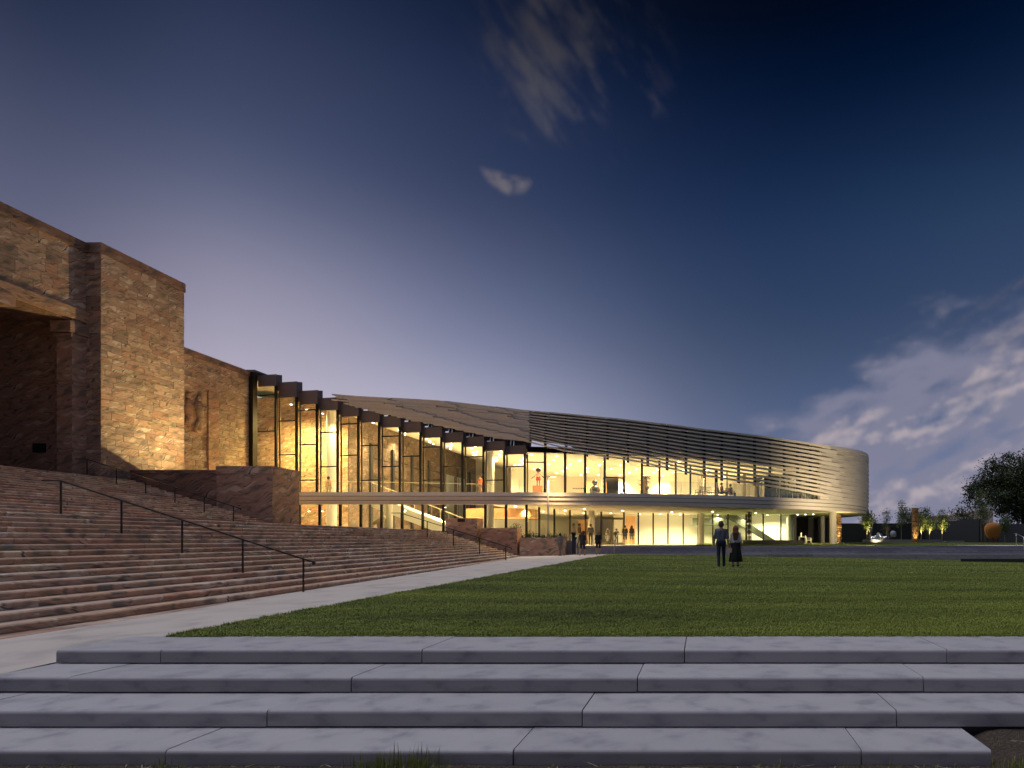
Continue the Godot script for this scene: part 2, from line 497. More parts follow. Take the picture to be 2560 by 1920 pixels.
func build_ground() -> void:
	var st := MB.new()
	st.quad(Vector3(-500, -0.9, -500), Vector3(500, -0.9, -500), Vector3(500, -0.9, 200), Vector3(-500, -0.9, 200))
	struct("ground", st.mesh(), M.turf)
	# bare earth in front of the steps
	st = MB.new()
	var n := noise(77, 0.8, 4)
	var hh := func(x: float, d: float) -> float:
		var y := -0.565 + n.get_noise_2d(x * 1.5, d * 1.5) * 0.018
		var s := smoothstep(2.15, 2.5, x) * smoothstep(4.9, 5.7, d)
		return y + 0.11 * s - 0.06 * smoothstep(5.0, 1.0, d)
	var dx := 0.12
	for i in 110:
		for j in 44:
			var x := -6.6 + i * dx
			var d := 1.2 + j * dx
			if d > 5.2 and x < 2.05: continue
			st.quad(Vector3(x, hh.call(x, d + dx), -d - dx), Vector3(x + dx, hh.call(x + dx, d + dx), -d - dx), Vector3(x + dx, hh.call(x + dx, d), -d), Vector3(x, hh.call(x, d), -d))
	struct("earth_ground", st.mesh(true), M.soil)
	# lawn
	st = MB.new()
	var xs := [-6.4, -3.0, 0.0, 4.0, 8.0, 12.0, 16.0, 22.0, 30.0]
	var ds := [8.1, 12.0, 17.0, 23.0, 30.0, 37.0, 42.0, 47.3]
	for i in xs.size() - 1:
		for j in ds.size() - 1:
			var q := []
			for k in [[0, 1], [1, 1], [1, 0], [0, 0]]:
				q.append(Vector3(xs[i + k[0]], lawn_y(xs[i + k[0]], ds[j + k[1]]), -ds[j + k[1]]))
			st.quad(q[0], q[1], q[2], q[3])
	struct("lawn", st.mesh(true), M.turf)
	# path between lawn and marble stairs
	st = MB.new()
	var rows := [[3.0, -0.17, -0.17], [6.3, -0.158, -0.157], [7.2, -0.155, -0.135], [8.15, -0.152, -0.016], [10.0, -0.15, -0.012], [16.0, -0.13, 0.018], [26.0, -0.09, 0.066], [38.0, -0.02, 0.125], [46.1, 0.03, 0.165], [47.4, 0.05, 0.172]]
	for i in rows.size() - 1:
		var a: Array = rows[i]
		var b: Array = rows[i + 1]
		var ea := -6.82 if a[0] < 8.0 else -6.38
		var eb := -6.82 if b[0] < 8.0 else -6.38
		var la: float = -9.4 - 0.0715 * a[0] if a[0] < 46.0 else -13.0
		var lb: float = -9.4 - 0.0715 * b[0] if b[0] < 46.0 else -13.0
		st.quad(Vector3(lb, b[1], -b[0]), Vector3(eb, b[2], -b[0]), Vector3(ea, a[2], -a[0]), Vector3(la, a[1], -a[0]))
	st.quad(Vector3(-6.82, -0.0165, -8.6), Vector3(-6.3, -0.0165, -8.6), Vector3(-6.3, -0.0165, -8.05), Vector3(-6.82, -0.0165, -8.05))
	struct("path", st.mesh(), M.path)
	# paving in front of the doors, garden grass beyond
	st = MB.new()
	st.quad(Vector3(-15, 0.73, -70), Vector3(-0.6, 0.73, -70), Vector3(-0.6, 0.704, -50.05), Vector3(-15, 0.704, -50.05))
	struct("terrace_pavement", st.mesh(), M.path)
	st = MB.new()
	var gd := [50.05, 66.0, 76.0, 140.0]
	for j in 3:
		st.quad(Vector3(-0.6, garden_y(gd[j + 1]), -gd[j + 1]), Vector3(70, garden_y(gd[j + 1]), -gd[j + 1]), Vector3(70, garden_y(gd[j]), -gd[j]), Vector3(-0.6, garden_y(gd[j]), -gd[j]))
	struct("garden_ground", st.mesh(), M.turf)
	st = MB.new()
	st.quad(Vector3(19.5, 0.725, -58), Vector3(27, 0.725, -58), Vector3(30, 0.712, -50.1), Vector3(21.6, 0.712, -50.1))
	struct("garden_path", st.mesh(), M.path)

func build_front_steps() -> void:
	var t := thing("granite_steps", "four broad pale granite steps across the foreground, below the lawn", "steps")
	var fronts := [7.165, 6.47, 5.81, 5.20]
	var backs := [8.16, 7.24, 6.55, 5.90]
	var joints := [[-6.8, -5.70, -2.96, -0.206, 2.55, 5.3, 8.0], [-11.4, -8.7, -6.02, -3.34, -0.632, 2.08, 4.8, 7.6], [-9.1, -6.4, -3.72, -1.037, 1.638, 4.32, 7.1], [-9.4, -6.75, -4.10, -1.453, 1.20, 2.195]]
	for i in 4:
		for j in joints[i].size() - 1:
			var st := MB.new()
			var s := rng.randf_range(0.9, 1.06)
			st.col = Color(s, s, s * 1.01)
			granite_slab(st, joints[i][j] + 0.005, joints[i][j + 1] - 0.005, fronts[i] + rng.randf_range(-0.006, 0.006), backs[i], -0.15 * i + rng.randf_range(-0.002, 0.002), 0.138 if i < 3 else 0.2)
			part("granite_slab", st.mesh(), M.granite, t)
	# charcoal filler that paints in the shadow gap under each slab
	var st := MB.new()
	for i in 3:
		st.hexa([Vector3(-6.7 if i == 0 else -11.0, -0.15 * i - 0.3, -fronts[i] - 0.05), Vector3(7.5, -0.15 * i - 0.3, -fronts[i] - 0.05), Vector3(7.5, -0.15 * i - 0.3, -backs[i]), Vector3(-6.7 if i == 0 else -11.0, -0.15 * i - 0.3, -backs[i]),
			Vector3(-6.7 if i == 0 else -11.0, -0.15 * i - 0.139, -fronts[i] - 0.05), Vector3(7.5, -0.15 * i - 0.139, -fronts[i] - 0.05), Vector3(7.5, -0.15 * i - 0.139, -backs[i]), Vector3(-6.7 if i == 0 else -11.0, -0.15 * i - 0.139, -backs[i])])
	part("shadow_gap_bed", st.mesh(), M.charcoal, t)

func build_far_steps() -> void:
	var t := thing("terrace_steps", "long low flight of blue grey granite steps between the lawn and the pavilion terrace", "steps")
	var ys := [0.18, 0.31, 0.44, 0.57, 0.70]
	var ds := [47.2, 47.9, 48.6, 49.3, 50.0]
	for i in 5:
		var x := -9.2 - rng.randf() * 2.0
		while x < 30.0:
			var x2 := x + rng.randf_range(2.6, 4.2)
			var st := MB.new()
			var s := rng.randf_range(0.72, 1.12)
			st.col = Color(s, s, s * rng.randf_range(1.0, 1.06))
			var low := 0.145 if i > 0 else 0.75
			var b: float = ds[i + 1] + 0.1 if i < 4 else 50.6
			var dd: float = ds[i]
			st.box(Vector3((maxf(x, -9.2) + x2) / 2, ys[i] - low / 2, -(dd + b) / 2), Vector3(x2 - maxf(x, -9.2) - 0.012, low, b - dd))
			part("granite_slab", st.mesh(), M.granite if i == 0 else M.granite_dark, t)
			x = x2

# marble stairs run a little askew of the camera's axis: local -z is the run of the treads' edges, local -x climbs
const SKEW := 0.0714
const R := 0.117
const T := 0.362
func nose_x(k: int) -> float:
	return -(8.28 + (k - 1) * T) if k <= 17 else -(19.0 + (k - 18) * T)

var shade := 1.0
func stone_tint() -> Color:
	var p := [Color(1.0, 0.94, 0.90), Color(0.84, 0.75, 0.70), Color(1.0, 0.96, 0.90), Color(0.90, 0.88, 0.80), Color(0.72, 0.72, 0.72), Color(1.06, 1.03, 1.0), Color(0.96, 0.82, 0.74), Color(0.84, 0.83, 0.78)]
	var c: Color = p[rng.randi() % p.size()]
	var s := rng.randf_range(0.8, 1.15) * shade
	return Color(c.r * s, c.g * s, c.b * s)

func build_stairs() -> void:
	var t := thing("marble_staircase", "wide pink marble staircase climbing to the old stone building on the left", "staircase", Vector3.ZERO, SKEW)
	var rest := MB.new()
	var count := 0
	for k in range(1, 38):
		var x := nose_x(k)
		var y := k * R - 0.22
		var lower := k <= 17
		var z := -5.6 + rng.randf() * 1.5 if lower else -17.0 + rng.randf()
		var z_end := -46.4 if lower else -36.05
		if lower:  # the far end steps back with the cheek blocks
			z_end = -46.2
		while z > z_end:
			var len_ := rng.randf_range(1.3, 2.7)
			var z2 := maxf(z - len_, z_end)
			var depth := T + 0.06
			if k == 17: depth = 5.1
			if k == 37: depth = 6.0
			var own := lower and z > -33.0 and count < 296
			var st := MB.new() if own else rest
			st.col = stone_tint() * Color(1.42, 1.28, 1.24) * rng.randf_range(0.72, 1.1)
			st.off = Vector2(rng.randf() * 40.0, rng.randf() * 40.0)
			st.flip = rng.randf() < 0.5
			var j := rng.randf_range(-0.004, 0.004)
			st.extrude(PackedVector2Array([Vector2(-depth, -R - 0.03), Vector2(-depth, 0), Vector2(-0.022, 0), Vector2(0, -0.02), Vector2(0, -0.045), Vector2(-0.02, -0.052), Vector2(-0.02, -R - 0.03)]), Transform3D(Basis(), Vector3(x + 0.01 + j, y, z2 + 0.003)), z - z2 - 0.006)
			if own:
				count += 1
				part("stair_stone", st.mesh(), M.marble_step, t)
			z = z2
	var o := part("stair_stone", rest.mesh(), M.marble_step, t)
	o.set_meta("kind", "stuff")
	# body below the stones
	var st := MB.new()
	st.col = Color(0.3, 0.22, 0.19)
	for k in range(1, 37):
		var x := nose_x(k) - 0.03
		var x2 := nose_x(k + 1) if k != 17 else nose_x(18)
		st.box(Vector3((x + x2 - 0.2) / 2, k * R - 0.22 - 0.075 - 0.6, -26.0 if k <= 17 else -26.5), Vector3(x - x2 + 0.2, 1.1, 40.2 if k <= 17 else 19.0))
	st.box(Vector3(-24.6, 0.9, -42.6), Vector3(11.0, 1.73, 12.9))
	st.box(Vector3(-17.0, 0.9, -47.6), Vector3(6.0, 1.7, 2.6))
	part("stair_core", st.mesh(), M.marble_step, t)

func cheek(called: String, label: String, x0: float, x1: float, d0: float, d1: float, y0: float, y1: float, cap: float, c: Color) -> Node3D:
	var t := thing(called, label, "wall", Vector3.ZERO)
	var a := SKEW
	var p := []
	for y in [0, 1]:
		for k in [[x0, d0], [x1, d0], [x1, d1], [x0, d1]]:
			p.append(Vector3(k[0] - a * (k[1] - d0), y0 if y == 0 else y1 - cap, -k[1]))
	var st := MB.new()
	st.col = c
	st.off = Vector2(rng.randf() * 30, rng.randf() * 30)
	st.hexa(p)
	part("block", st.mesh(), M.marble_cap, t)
	if cap > 0.0:
		st = MB.new()
		st.col = c * 1.12
		st.off = Vector2(rng.randf() * 30, rng.randf() * 30)
		var q := []
		for y in [y1 - cap + 0.008, y1]:
			for k in [[x0 - 0.02, d0 - 0.02], [x1 + 0.02, d0 - 0.02], [x1 + 0.02, d1 + 0.02], [x0 - 0.02, d1 + 0.02]]:
				q.append(Vector3(k[0] - a * (k[1] - d0), y, -k[1]))
		st.hexa(q)
		part("coping", st.mesh(), M.marble_cap, t)
	return t

func build_cheeks() -> void:
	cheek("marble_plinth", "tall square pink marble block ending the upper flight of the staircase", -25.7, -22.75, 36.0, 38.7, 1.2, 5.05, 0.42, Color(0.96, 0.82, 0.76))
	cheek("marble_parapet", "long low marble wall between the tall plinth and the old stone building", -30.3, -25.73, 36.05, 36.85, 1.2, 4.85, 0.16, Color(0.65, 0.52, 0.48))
	var a := cheek("marble_cheek_block", "highest of the three stepped marble blocks, with a dark plaque on its front", -17.5, -15.35, 46.2, 47.8, -0.3, 2.63, 0.0, Color(1.02, 0.87, 0.82))
	var st := MB.new()
	st.box(Vector3(-16.42, 2.48, -46.185), Vector3(0.5, 0.22, 0.03))
	part("plaque", st.mesh(), M.plaque, a)
	cheek("marble_cheek_block", "middle one of the three stepped marble blocks, capped with a band", -15.1, -12.67, 46.25, 47.75, -0.3, 1.97, 0.26, Color(0.99, 0.80, 0.74))
	cheek("marble_cheek_block", "lowest and longest of the three stepped marble blocks, with shrubs behind it", -12.5, -9.5, 46.3, 47.7, -0.3, 1.31, 0.10, Color(1.05, 0.90, 0.84))

func handrail(label: String, z: float, x_first: float, y_first: float, n: int, dx: float, dy: float, h: float, low_tail: float, top_tail: float, w: float) -> void:
	# posts climb along local -x from the first one; the rail lies along their tops
	var t := thing("stair_handrail", label, "handrail", Vector3.ZERO, SKEW, "dark metal handrails on the marble staircase")
	var pts := []
	for i in n:
		var b := Vector3(x_first - dx * i, y_first + dy * i, (z + (x_first - dx * i) * 0.0712) / 0.9975)
		var st := MB.new()
		st.tube([b, b + Vector3(0, h, 0)], [w * 0.62], 8)
		part("post", st.mesh(true), M.bronze_rail, t)
		pts.append(b + Vector3(0, h, 0))
	var st := MB.new()
	var first: Vector3 = pts[0] + Vector3(low_tail, -low_tail * dy / dx, 0)
	var last: Vector3 = pts[-1] + Vector3(-top_tail, 0, 0)
	var line := [first]
	line.append_array(pts)
	line.append(last)
	for i in line.size() - 1:
		var dir: Vector3 = (line[i + 1] - line[i]).normalized() * 0.01
		st.bar(line[i] - dir, line[i + 1] + dir, w * 1.7, w * 0.9)
	part("rail", st.mesh(), M.bronze_rail, t)
	st = MB.new()
	st.box(first + Vector3(0.02, -0.03, 0), Vector3(0.05, 0.09, w * 1.9))
	part("rail_end", st.mesh(), M.bronze_rail, t)

# ------------------------------------------------------------------ the old stone building
func ashlar(parent: Node3D, origin: Vector3, across: Vector3, out: Vector3, width: float, bands: Array, stuff: bool, skip: Callable) -> void:
	# courses of blocks on a wall that starts at origin and runs `across`; bands: [y, height] of every course
	var rest := MB.new()
	for b in bands:
		var s := -rng.randf() * 0.6
		while s < width:
			var w := rng.randf_range(0.55, 1.35)
			var s0 := maxf(s, 0.0)
			var s1 := minf(s + w, width)
			if width - s1 < 0.25: s1 = width
			if s1 - s0 > 0.05 and not skip.call((s0 + s1) / 2, b[0] + b[1] / 2):
				var st: MB = rest if stuff else MB.new()
				st.col = stone_tint()
				st.off = Vector2(rng.randf() * 40.0, rng.randf() * 40.0)
				st.flip = rng.randf() < 0.5
				var proud := rng.randf_range(0.045, 0.062)
				var t := Transform3D(Basis(across, Vector3.UP, out), origin + across * ((s0 + s1) / 2) + Vector3(0, b[0] + b[1] / 2, 0) + out * (proud / 2))
				st.box(Vector3.ZERO, Vector3(s1 - s0 - 0.011, b[1] - 0.011, proud), t)
				if not stuff:
					part("stone_block", st.mesh(), M.marble, parent)
			s = s1
	if stuff:
		part("stone_block", rest.mesh(), M.marble, parent).set_meta("kind", "stuff")

func courses(y0: float, y1: float) -> Array:
	var o := []
	var y := y0
	while y < y1 - 0.1:
		var h := minf(rng.randf_range(0.24, 0.46), y1 - y)
		if y1 - y - h < 0.15: h = y1 - y
		o.append([y, h])
		y += h
	return o

func build_old_building() -> void:
	var t := thing("museum_building", "old pink marble museum building with a portico, floodlit at its corner", "building")
	var core := MB.new()
	core.col = Color(0.53, 0.45, 0.41)
	var never := func(_s, _y): return false
	# end pavilion of the portico
	core.box(Vector3(-32.3, 8.0, -37.05), Vector3(3.9, 15.9, 5.4))
	var pylon := part("corner_pylon", core.mesh(), M.marble, t)
	ashlar(pylon, Vector3(-30.35, 0, -34.3), Vector3(0, 0, -1), Vector3(1, 0, 0), 5.5, courses(4.0, 15.55), false, never)
	ashlar(pylon, Vector3(-31.2, 0, -34.35), Vector3(1, 0, 0), Vector3(0, 0, 1), 0.9, courses(4.0, 15.55), false, never)
	var st := MB.new()
	st.col = Color(0.56, 0.45, 0.41)
	st.box(Vector3(-32.25, 15.83, -37.05), Vector3(4.0, 0.52, 5.6))
	part("coping", st.mesh(), M.marble, t)
	# wing beyond, up to the pavilion
	st = MB.new()
	st.col = Color(0.53, 0.45, 0.41)
	st.box(Vector3(-34.75, 6.5, -44.6), Vector3(4.0, 13.0, 9.6))
	var wing := part("wing_wall", st.mesh(), M.marble, t)
	var in_panel := func(s, y): return (s > 0.0 and s < 5.05 and y > 7.9 and y < 11.05) or (s > 4.9 and s < 6.0 and y < 11.05)
	ashlar(wing, Vector3(-32.75, 0, -39.85), Vector3(0, 0, -1), Vector3(1, 0, 0), 9.35, courses(3.0, 12.9), true, in_panel)
	st = MB.new()
	st.col = Color(0.56, 0.47, 0.43)
	st.box(Vector3(-34.6, 13.08, -44.6), Vector3(4.0, 0.36, 9.6))
	part("coping", st.mesh(), M.marble, t)
	# carved panel and the flat strip beside it
	st = MB.new()
	st.col = Color(1.02, 0.87, 0.71)
	st.box(Vector3(-32.73, 9.45, -42.4), Vector3(0.06, 3.1, 5.0))
	var relief := part("relief_panel", st.mesh(), M.marble_cap, t)
	var cx := -40.3
	for f in 5:
		st = MB.new()
		st.col = Color(1.02, 0.87, 0.71) * rng.randf_range(0.9, 1.15)
		var z := cx - f * 0.95
		st.tube([Vector3(-32.66, 8.25, z), Vector3(-32.62, 8.9, z - 0.1), Vector3(-32.58, 9.6, z + 0.05), Vector3(-32.62, 10.1, z)], [0.14, 0.2, 0.26, 0.12], 8)
		st.tube([Vector3(-32.6, 10.1, z), Vector3(-32.58, 10.3, z), Vector3(-32.6, 10.5, z)], [0.1, 0.16, 0.08], 8)
		st.tube([Vector3(-32.6, 9.9, z), Vector3(-32.5, 9.6, z - 0.4), Vector3(-32.55, 9.9 + 0.3 * (f % 2), z - 0.65)], [0.09, 0.075, 0.06], 6)
		st.tube([Vector3(-32.62, 8.9, z), Vector3(-32.56, 8.45, z + 0.3), Vector3(-32.6, 8.05, z + 0.35)], [0.13, 0.1, 0.08], 6)
		part("carved_figure", st.mesh(true), M.marble_cap, relief)
	st = MB.new()
	st.col = Color(0.96, 0.80, 0.71)
	st.box(Vector3(-32.715, 11.17, -42.8), Vector3(0.12, 0.26, 6.1))
	st.box(Vector3(-32.70, 7.0, -45.45), Vector3(0.16, 8.05, 0.95))
	part("panel_surround", st.mesh(), M.marble_cap, t)
	# portico: frieze over a dark opening
	st = MB.new()
	st.col = Color(0.53, 0.45, 0.41)
	st.box(Vector3(-31.9, 13.9, -28.0), Vector3(1.6, 3.95, 12.7))
	var frieze := part("portico_frieze", st.mesh(), M.marble, t)
	var big := []
	for k in 5: big.append([12.55 + k * 0.62, 0.62])
	ashlar(frieze, Vector3(-31.1, 0, -22.0), Vector3(0, 0, -1), Vector3(1, 0, 0), 12.3, big, false, never)
	st = MB.new()
	st.col = Color(0.96, 0.82, 0.67)
	st.box(Vector3(-31.02, 12.3, -28.0), Vector3(0.26, 0.55, 12.6))
	part("architrave", st.mesh(), M.marble_step, t)
	st = MB.new()
	st.col = Color(0.56, 0.47, 0.43)
	st.box(Vector3(-31.9, 15.8, -28.2), Vector3(2.0, 0.45, 12.3))
	part("coping", st.mesh(), M.marble, t)
	st = MB.new()
	st.col = Color(0.85, 0.73, 0.67)
	st.box(Vector3(-31.4, 8.0, -33.95), Vector3(0.75, 8.2, 0.85))
	st.box(Vector3(-31.4, 11.6, -33.85), Vector3(1.0, 0.55, 1.1))
	st.box(Vector3(-31.4, 11.2, -33.9), Vector3(0.88, 0.14, 0.98))
	st.box(Vector3(-31.4, 4.4, -33.9), Vector3(0.95, 0.35, 0.98))
	part("pier", st.mesh(), M.marble_cap, t)
	st = MB.new()
	st.col = Color(0.6, 0.5, 0.45)
	st.box(Vector3(-31.6, 8.1, -34.0), Vector3(0.9, 8.1, 0.55))
	ashlar(part("pier_wall", st.mesh(), M.marble, t), Vector3(-31.15, 0, -33.55), Vector3(0, 0, -1), Vector3(1, 0, 0), 0.8, courses(4.1, 12.1), false, never)
	var prof := [Vector2(0.95, 4.08), Vector2(0.95, 4.3), Vector2(0.8, 4.42), Vector2(0.74, 4.5), Vector2(0.70, 8.0), Vector2(0.66, 11.1), Vector2(0.72, 11.2), Vector2(0.86, 11.55)]
	for d in [29.55, 25.2]:
		st = MB.new()
		st.col = Color(0.93, 0.80, 0.74)
		st.lathe(prof, 28, Vector3(-31.75, 0, -d))
		var c := part("portico_column", st.mesh(true), M.marble_cap, t)
		st = MB.new()
		st.col = Color(0.93, 0.80, 0.71)
		st.box(Vector3(-31.75, 11.8, -d), Vector3(1.95, 0.48, 1.95))
		part("capital", st.mesh(), M.marble_cap, c)
	st = MB.new()
	st.col = Color(0.62, 0.52, 0.48)
	st.box(Vector3(-37.2, 8.5, -29.0), Vector3(0.5, 9.0, 14.0))
	st.box(Vector3(-34.6, 8.5, -34.4), Vector3(5.0, 9.0, 0.5))
	st.box(Vector3(-34.6, 12.3, -28.0), Vector3(5.2, 0.4, 12.6))
	part("portico_wall", st.mesh(), M.marble, t)
	st = MB.new()
	st.box(Vector3(-33.2, 5.75, -34.1), Vector3(0.62, 0.45, 0.06))
	part("notice_board", st.mesh(), M.black_metal, t)
	st = MB.new()
	st.col = Color(0.62, 0.54, 0.52)
	st.box(Vector3(-33.4, 3.95, -27.3), Vector3(8.0, 0.3, 17.6))
	var bed := PackedVector2Array([Vector2(-36, 36.8), Vector2(-22.95, 36.8), Vector2(-23.35, 38.8), Vector2(-29.7, 49.0), Vector2(-36, 49.0)])
	st.flat_poly(bed, func(_p): return 3.4)
	for k in 5:
		var p := bed[k]
		var q := bed[(k + 1) % 5]
		st.quad(Vector3(p.x, 3.4, -p.y), Vector3(q.x, 3.4, -q.y), Vector3(q.x, 1.0, -q.y), Vector3(p.x, 1.0, -p.y))
	part("landing", st.mesh(), M.marble_step, t)

# ------------------------------------------------------------------ the pavilion
const PLAN := [[-33.4, 49.0], [-26.0, 49.0], [-19.0, 49.05], [-13.0, 49.25], [-7.0, 50.0], [-1.2, 51.7], [4.5, 54.4], [9.2, 57.6], [12.6, 61.0], [15.2, 65.2], [16.7, 70.0], [16.6, 75.5], [14.6, 81.0], [11.0, 85.5], [5.0, 89.0]]
const ROW_TOP := [[-33.0, 12.4], [-28.0, 11.75], [-25.0, 11.5], [-19.0, 11.2], [-13.0, 10.55], [-8.0, 10.2], [-5.0, 10.0], [0.0, 9.65], [7.6, 9.35], [10.0, 9.3], [12.9, 9.4], [16.0, 9.65]]
const ROW_BOTTOM := [[-33.0, 9.5], [-26.0, 9.35], [-20.0, 8.95], [-13.0, 8.40], [-10.4, 7.75], [-5.0, 7.05], [-0.5, 6.22], [4.5, 5.68], [7.6, 5.36], [10.0, 5.12], [12.6, 4.92], [16.0, 4.9]]
const WALL_BOTTOM := [[-13.0, 8.45], [-8.0, 7.85], [-4.0, 7.5], [0.0, 7.36], [4.5, 7.22], [10.0, 7.12]]
const CEIL := [[-38.0, 13.4], [-33.5, 13.0], [-31.6, 12.5], [-28.6, 11.2], [-25.7, 10.3], [-21.2, 9.1], [-16.6, 8.05], [-13.6, 7.55], [-4.0, 7.4], [5.0, 7.2], [18.0, 7.1]]
const BAY_PX := [638.0, 690.5, 742.0, 793.5, 845.0, 897.0, 949.0, 1001.0, 1052.5, 1104.5, 1157.5, 1210.0, 1262.0, 1313.5]
const BAY_TOP := [935.5, 953.5, 975.0, 993.0, 1009.0, 1025.0, 1039.0, 1053.0, 1066.5, 1080.0, 1091.0, 1102.0, 1113.0]
const BAY_LOW := [964.0, 992.0, 1010.0, 1024.5, 1040.0, 1055.0, 1067.5, 1080.5, 1093.0, 1105.5, 1116.0, 1126.0, 1135.0]
const TRANSOM := [[987, 1077.5], [1051, 1136], [1024.6, 1110.6, 1200], [1080, 1166], [1059, 1137.7], [1113, 1200], [1089.7, 1165.7], [1140], [1117, 1200], [1166], [1141], [1200], [1166]]
const GLASS_LOW := [[1313.5, 50.0], [1348, 54.2], [1386, 57.2], [1425, 59.2], [1464, 61.2], [1503, 62.8], [1560, 64.4], [1596, 65.6], [1633, 66.2], [1670, 66.7], [1708, 67.1], [1745, 67.4], [1782, 68.0], [1820, 68.5], [1865, 68.8], [1908, 69.0], [1952, 69.2], [1987, 69.4]]
const GLASS_UP := [[1313.5, 49.45], [1363, 49.6], [1413, 49.95], [1463, 50.4], [1512, 51.0], [1560, 51.8], [1605, 52.7], [1648.7, 53.8], [1689.4, 55.1], [1726, 56.5], [1762.7, 58.0], [1790.6, 59.5], [1817.7, 61.0], [1861, 63.8], [1890, 66.0]]
const FLOOR_UP := 4.59
var plan := PackedVector2Array()
var plan_s := PackedFloat32Array()
var tip_s := 0.0

func plan_setup() -> void:
	for i in range(PLAN.size() - 1):
		var p0 := Vector2(PLAN[maxi(i - 1, 0)][0], PLAN[maxi(i - 1, 0)][1])
		var p1 := Vector2(PLAN[i][0], PLAN[i][1])
		var p2 := Vector2(PLAN[i + 1][0], PLAN[i + 1][1])
		var p3 := Vector2(PLAN[mini(i + 2, PLAN.size() - 1)][0], PLAN[mini(i + 2, PLAN.size() - 1)][1])
		for k in 12:
			plan.append(p1.cubic_interpolate(p2, p0, p3, k / 12.0))
	plan.append(Vector2(PLAN[-1][0], PLAN[-1][1]))
	var s := 0.0
	var best := -99.0
	for i in plan.size():
		if i > 0: s += plan[i].distance_to(plan[i - 1])
		plan_s.append(s)
		if plan[i].x > best:
			best = plan[i].x
			tip_s = s

func plan_at(s: float) -> Array:  # [point (x, depth), outward normal]
	var i := clampi(plan_s.bsearch(s) - 1, 0, plan.size() - 2)
	var f := (s - plan_s[i]) / (plan_s[i + 1] - plan_s[i])
	var d := (plan[i + 1] - plan[i]).normalized()
	var d0 := (plan[i] - plan[maxi(i - 1, 0)]).normalized() if i > 0 else d
	var d2 := (plan[mini(i + 2, plan.size() - 1)] - plan[i + 1]).normalized() if i + 2 < plan.size() else d
	var t := (d0 + d).lerp(d + d2, f).normalized()
	return [plan[i].lerp(plan[i + 1], f), Vector2(t.y, -t.x)]

func s_at_x(x: float) -> float:
	for i in plan.size() - 1:
		if plan[i + 1].x >= x:
			return lerpf(plan_s[i], plan_s[i + 1], clampf((x - plan[i].x) / maxf(plan[i + 1].x - plan[i].x, 0.001), 0.0, 1.0))
	return tip_s

func rim_x(s: float) -> float:  # the tables run by x up to the tip, and stay level past it
	return plan_at(s)[0].x if s < tip_s else 16.7

func strip(st: MB, s0: float, s1: float, lo: Callable, hi: Callable, off: Callable, thick: float, step := 0.8, tilt := 0.0) -> void:
	# a board that follows the plan: lo/hi heights, off = how far its face stands out
	var n := maxi(1, ceili((s1 - s0) / step))
	var last := []
	for i in n + 1:
		var s := lerpf(s0, s1, float(i) / n)
		var pa := plan_at(s)
		var u: float = float(i) / n
		var o: float = off.call(u)
		var a: Vector2 = pa[0] + pa[1] * o
		var b: Vector2 = pa[0] + pa[1] * (o - thick)
		var top: Vector2 = a - pa[1] * tilt
		var y0: float = lo.call(s)
		var y1: float = hi.call(s)
		var ring := [Vector3(a.x, y0, -a.y), Vector3(top.x, y1, -top.y), Vector3(b.x, y1, -b.y), Vector3(b.x, y0, -b.y)]
		if last.size():
			for k in 4:
				var m := (k + 1) % 4
				st.quad(last[m], ring[m], ring[k], last[k])
		else:
			st.quad(ring[3], ring[2], ring[1], ring[0])
		last = ring
	st.quad(last[0], last[1], last[2], last[3])

func post(called: String, parent: Node3D, x: float, d: float, y0: float, y1: float, w: float, depth: float, m: Material) -> void:
	var st := MB.new()
	st.box(Vector3(x, (y0 + y1) / 2, -d), Vector3(w, y1 - y0, depth))
	part(called, st.mesh(), m, parent)

func round_column(parent: Node3D, called: String, x: float, d: float, y0: float, y1: float, r: float, m: Material) -> void:
	var st := MB.new()
	st.lathe([Vector2(r, y0), Vector2(r, y1)], 28, Vector3(x, 0, -d))
	part(called, st.mesh(true), m, parent)

func pane(parent: Node3D, a: Vector2, b: Vector2, y0: float, y1: float, m: Material) -> void:
	var st := MB.new()
	st.quad(Vector3(a.x, y1, -a.y), Vector3(b.x, y1, -b.y), Vector3(b.x, y0, -b.y), Vector3(a.x, y0, -a.y))
	part("pane", st.mesh(), m, parent)

func downlight(parent: Node3D, p: Vector3, energy: float, lit: bool, col := Color(1.0, 0.92, 0.66), angle := 62.0) -> void:
	var st := MB.new()
	st.lathe([Vector2(0.0, -0.03), Vector2(0.075, -0.03), Vector2(0.09, 0.0)], 10)
	part("downlight", st.mesh(), M.lamp_white, parent, p)
	if lit:
		var l := SpotLight3D.new()
		l.name = "downlight_beam"
		l.light_color = col
		l.light_energy = energy
		l.light_size = 0.08
		l.spot_angle = angle
		l.spot_range = 40.0
		l.spot_attenuation = 2.0
		l.spot_angle_attenuation = 0.8
		l.shadow_enabled = true
		l.rotation.x = -PI / 2
		l.position = p + Vector3(0, -0.06, 0)
		parent.add_child(l, true)

func bay_y(px_y: float) -> float:
	return EYE + (1350.0 - px_y) / FOCAL * 49.3

func bay_x(px: float) -> float:
	return (px - 1760.0) / FOCAL * 49.3

func plan_pos(px: float, d: float) -> Vector2:
	return Vector2((px - 1760.0) / FOCAL * d, d)

func ceil_y(p: Vector2) -> float:
	return lerp_table(CEIL, p.x)

func sloped_poly(st: MB, poly: PackedVector2Array, lift: float) -> void:
	var cuts := [-40.0, -33.5, -31.6, -28.6, -25.7, -21.2, -16.6, -13.6, -4.0, 5.0, 18.0]
	for i in cuts.size() - 1:
		var band := PackedVector2Array([Vector2(cuts[i], 30), Vector2(cuts[i + 1], 30), Vector2(cuts[i + 1], 120), Vector2(cuts[i], 120)])
		for piece in Geometry2D.intersect_polygons(poly, band):
			st.flat_poly(piece, func(p): return ceil_y(p) + lift)

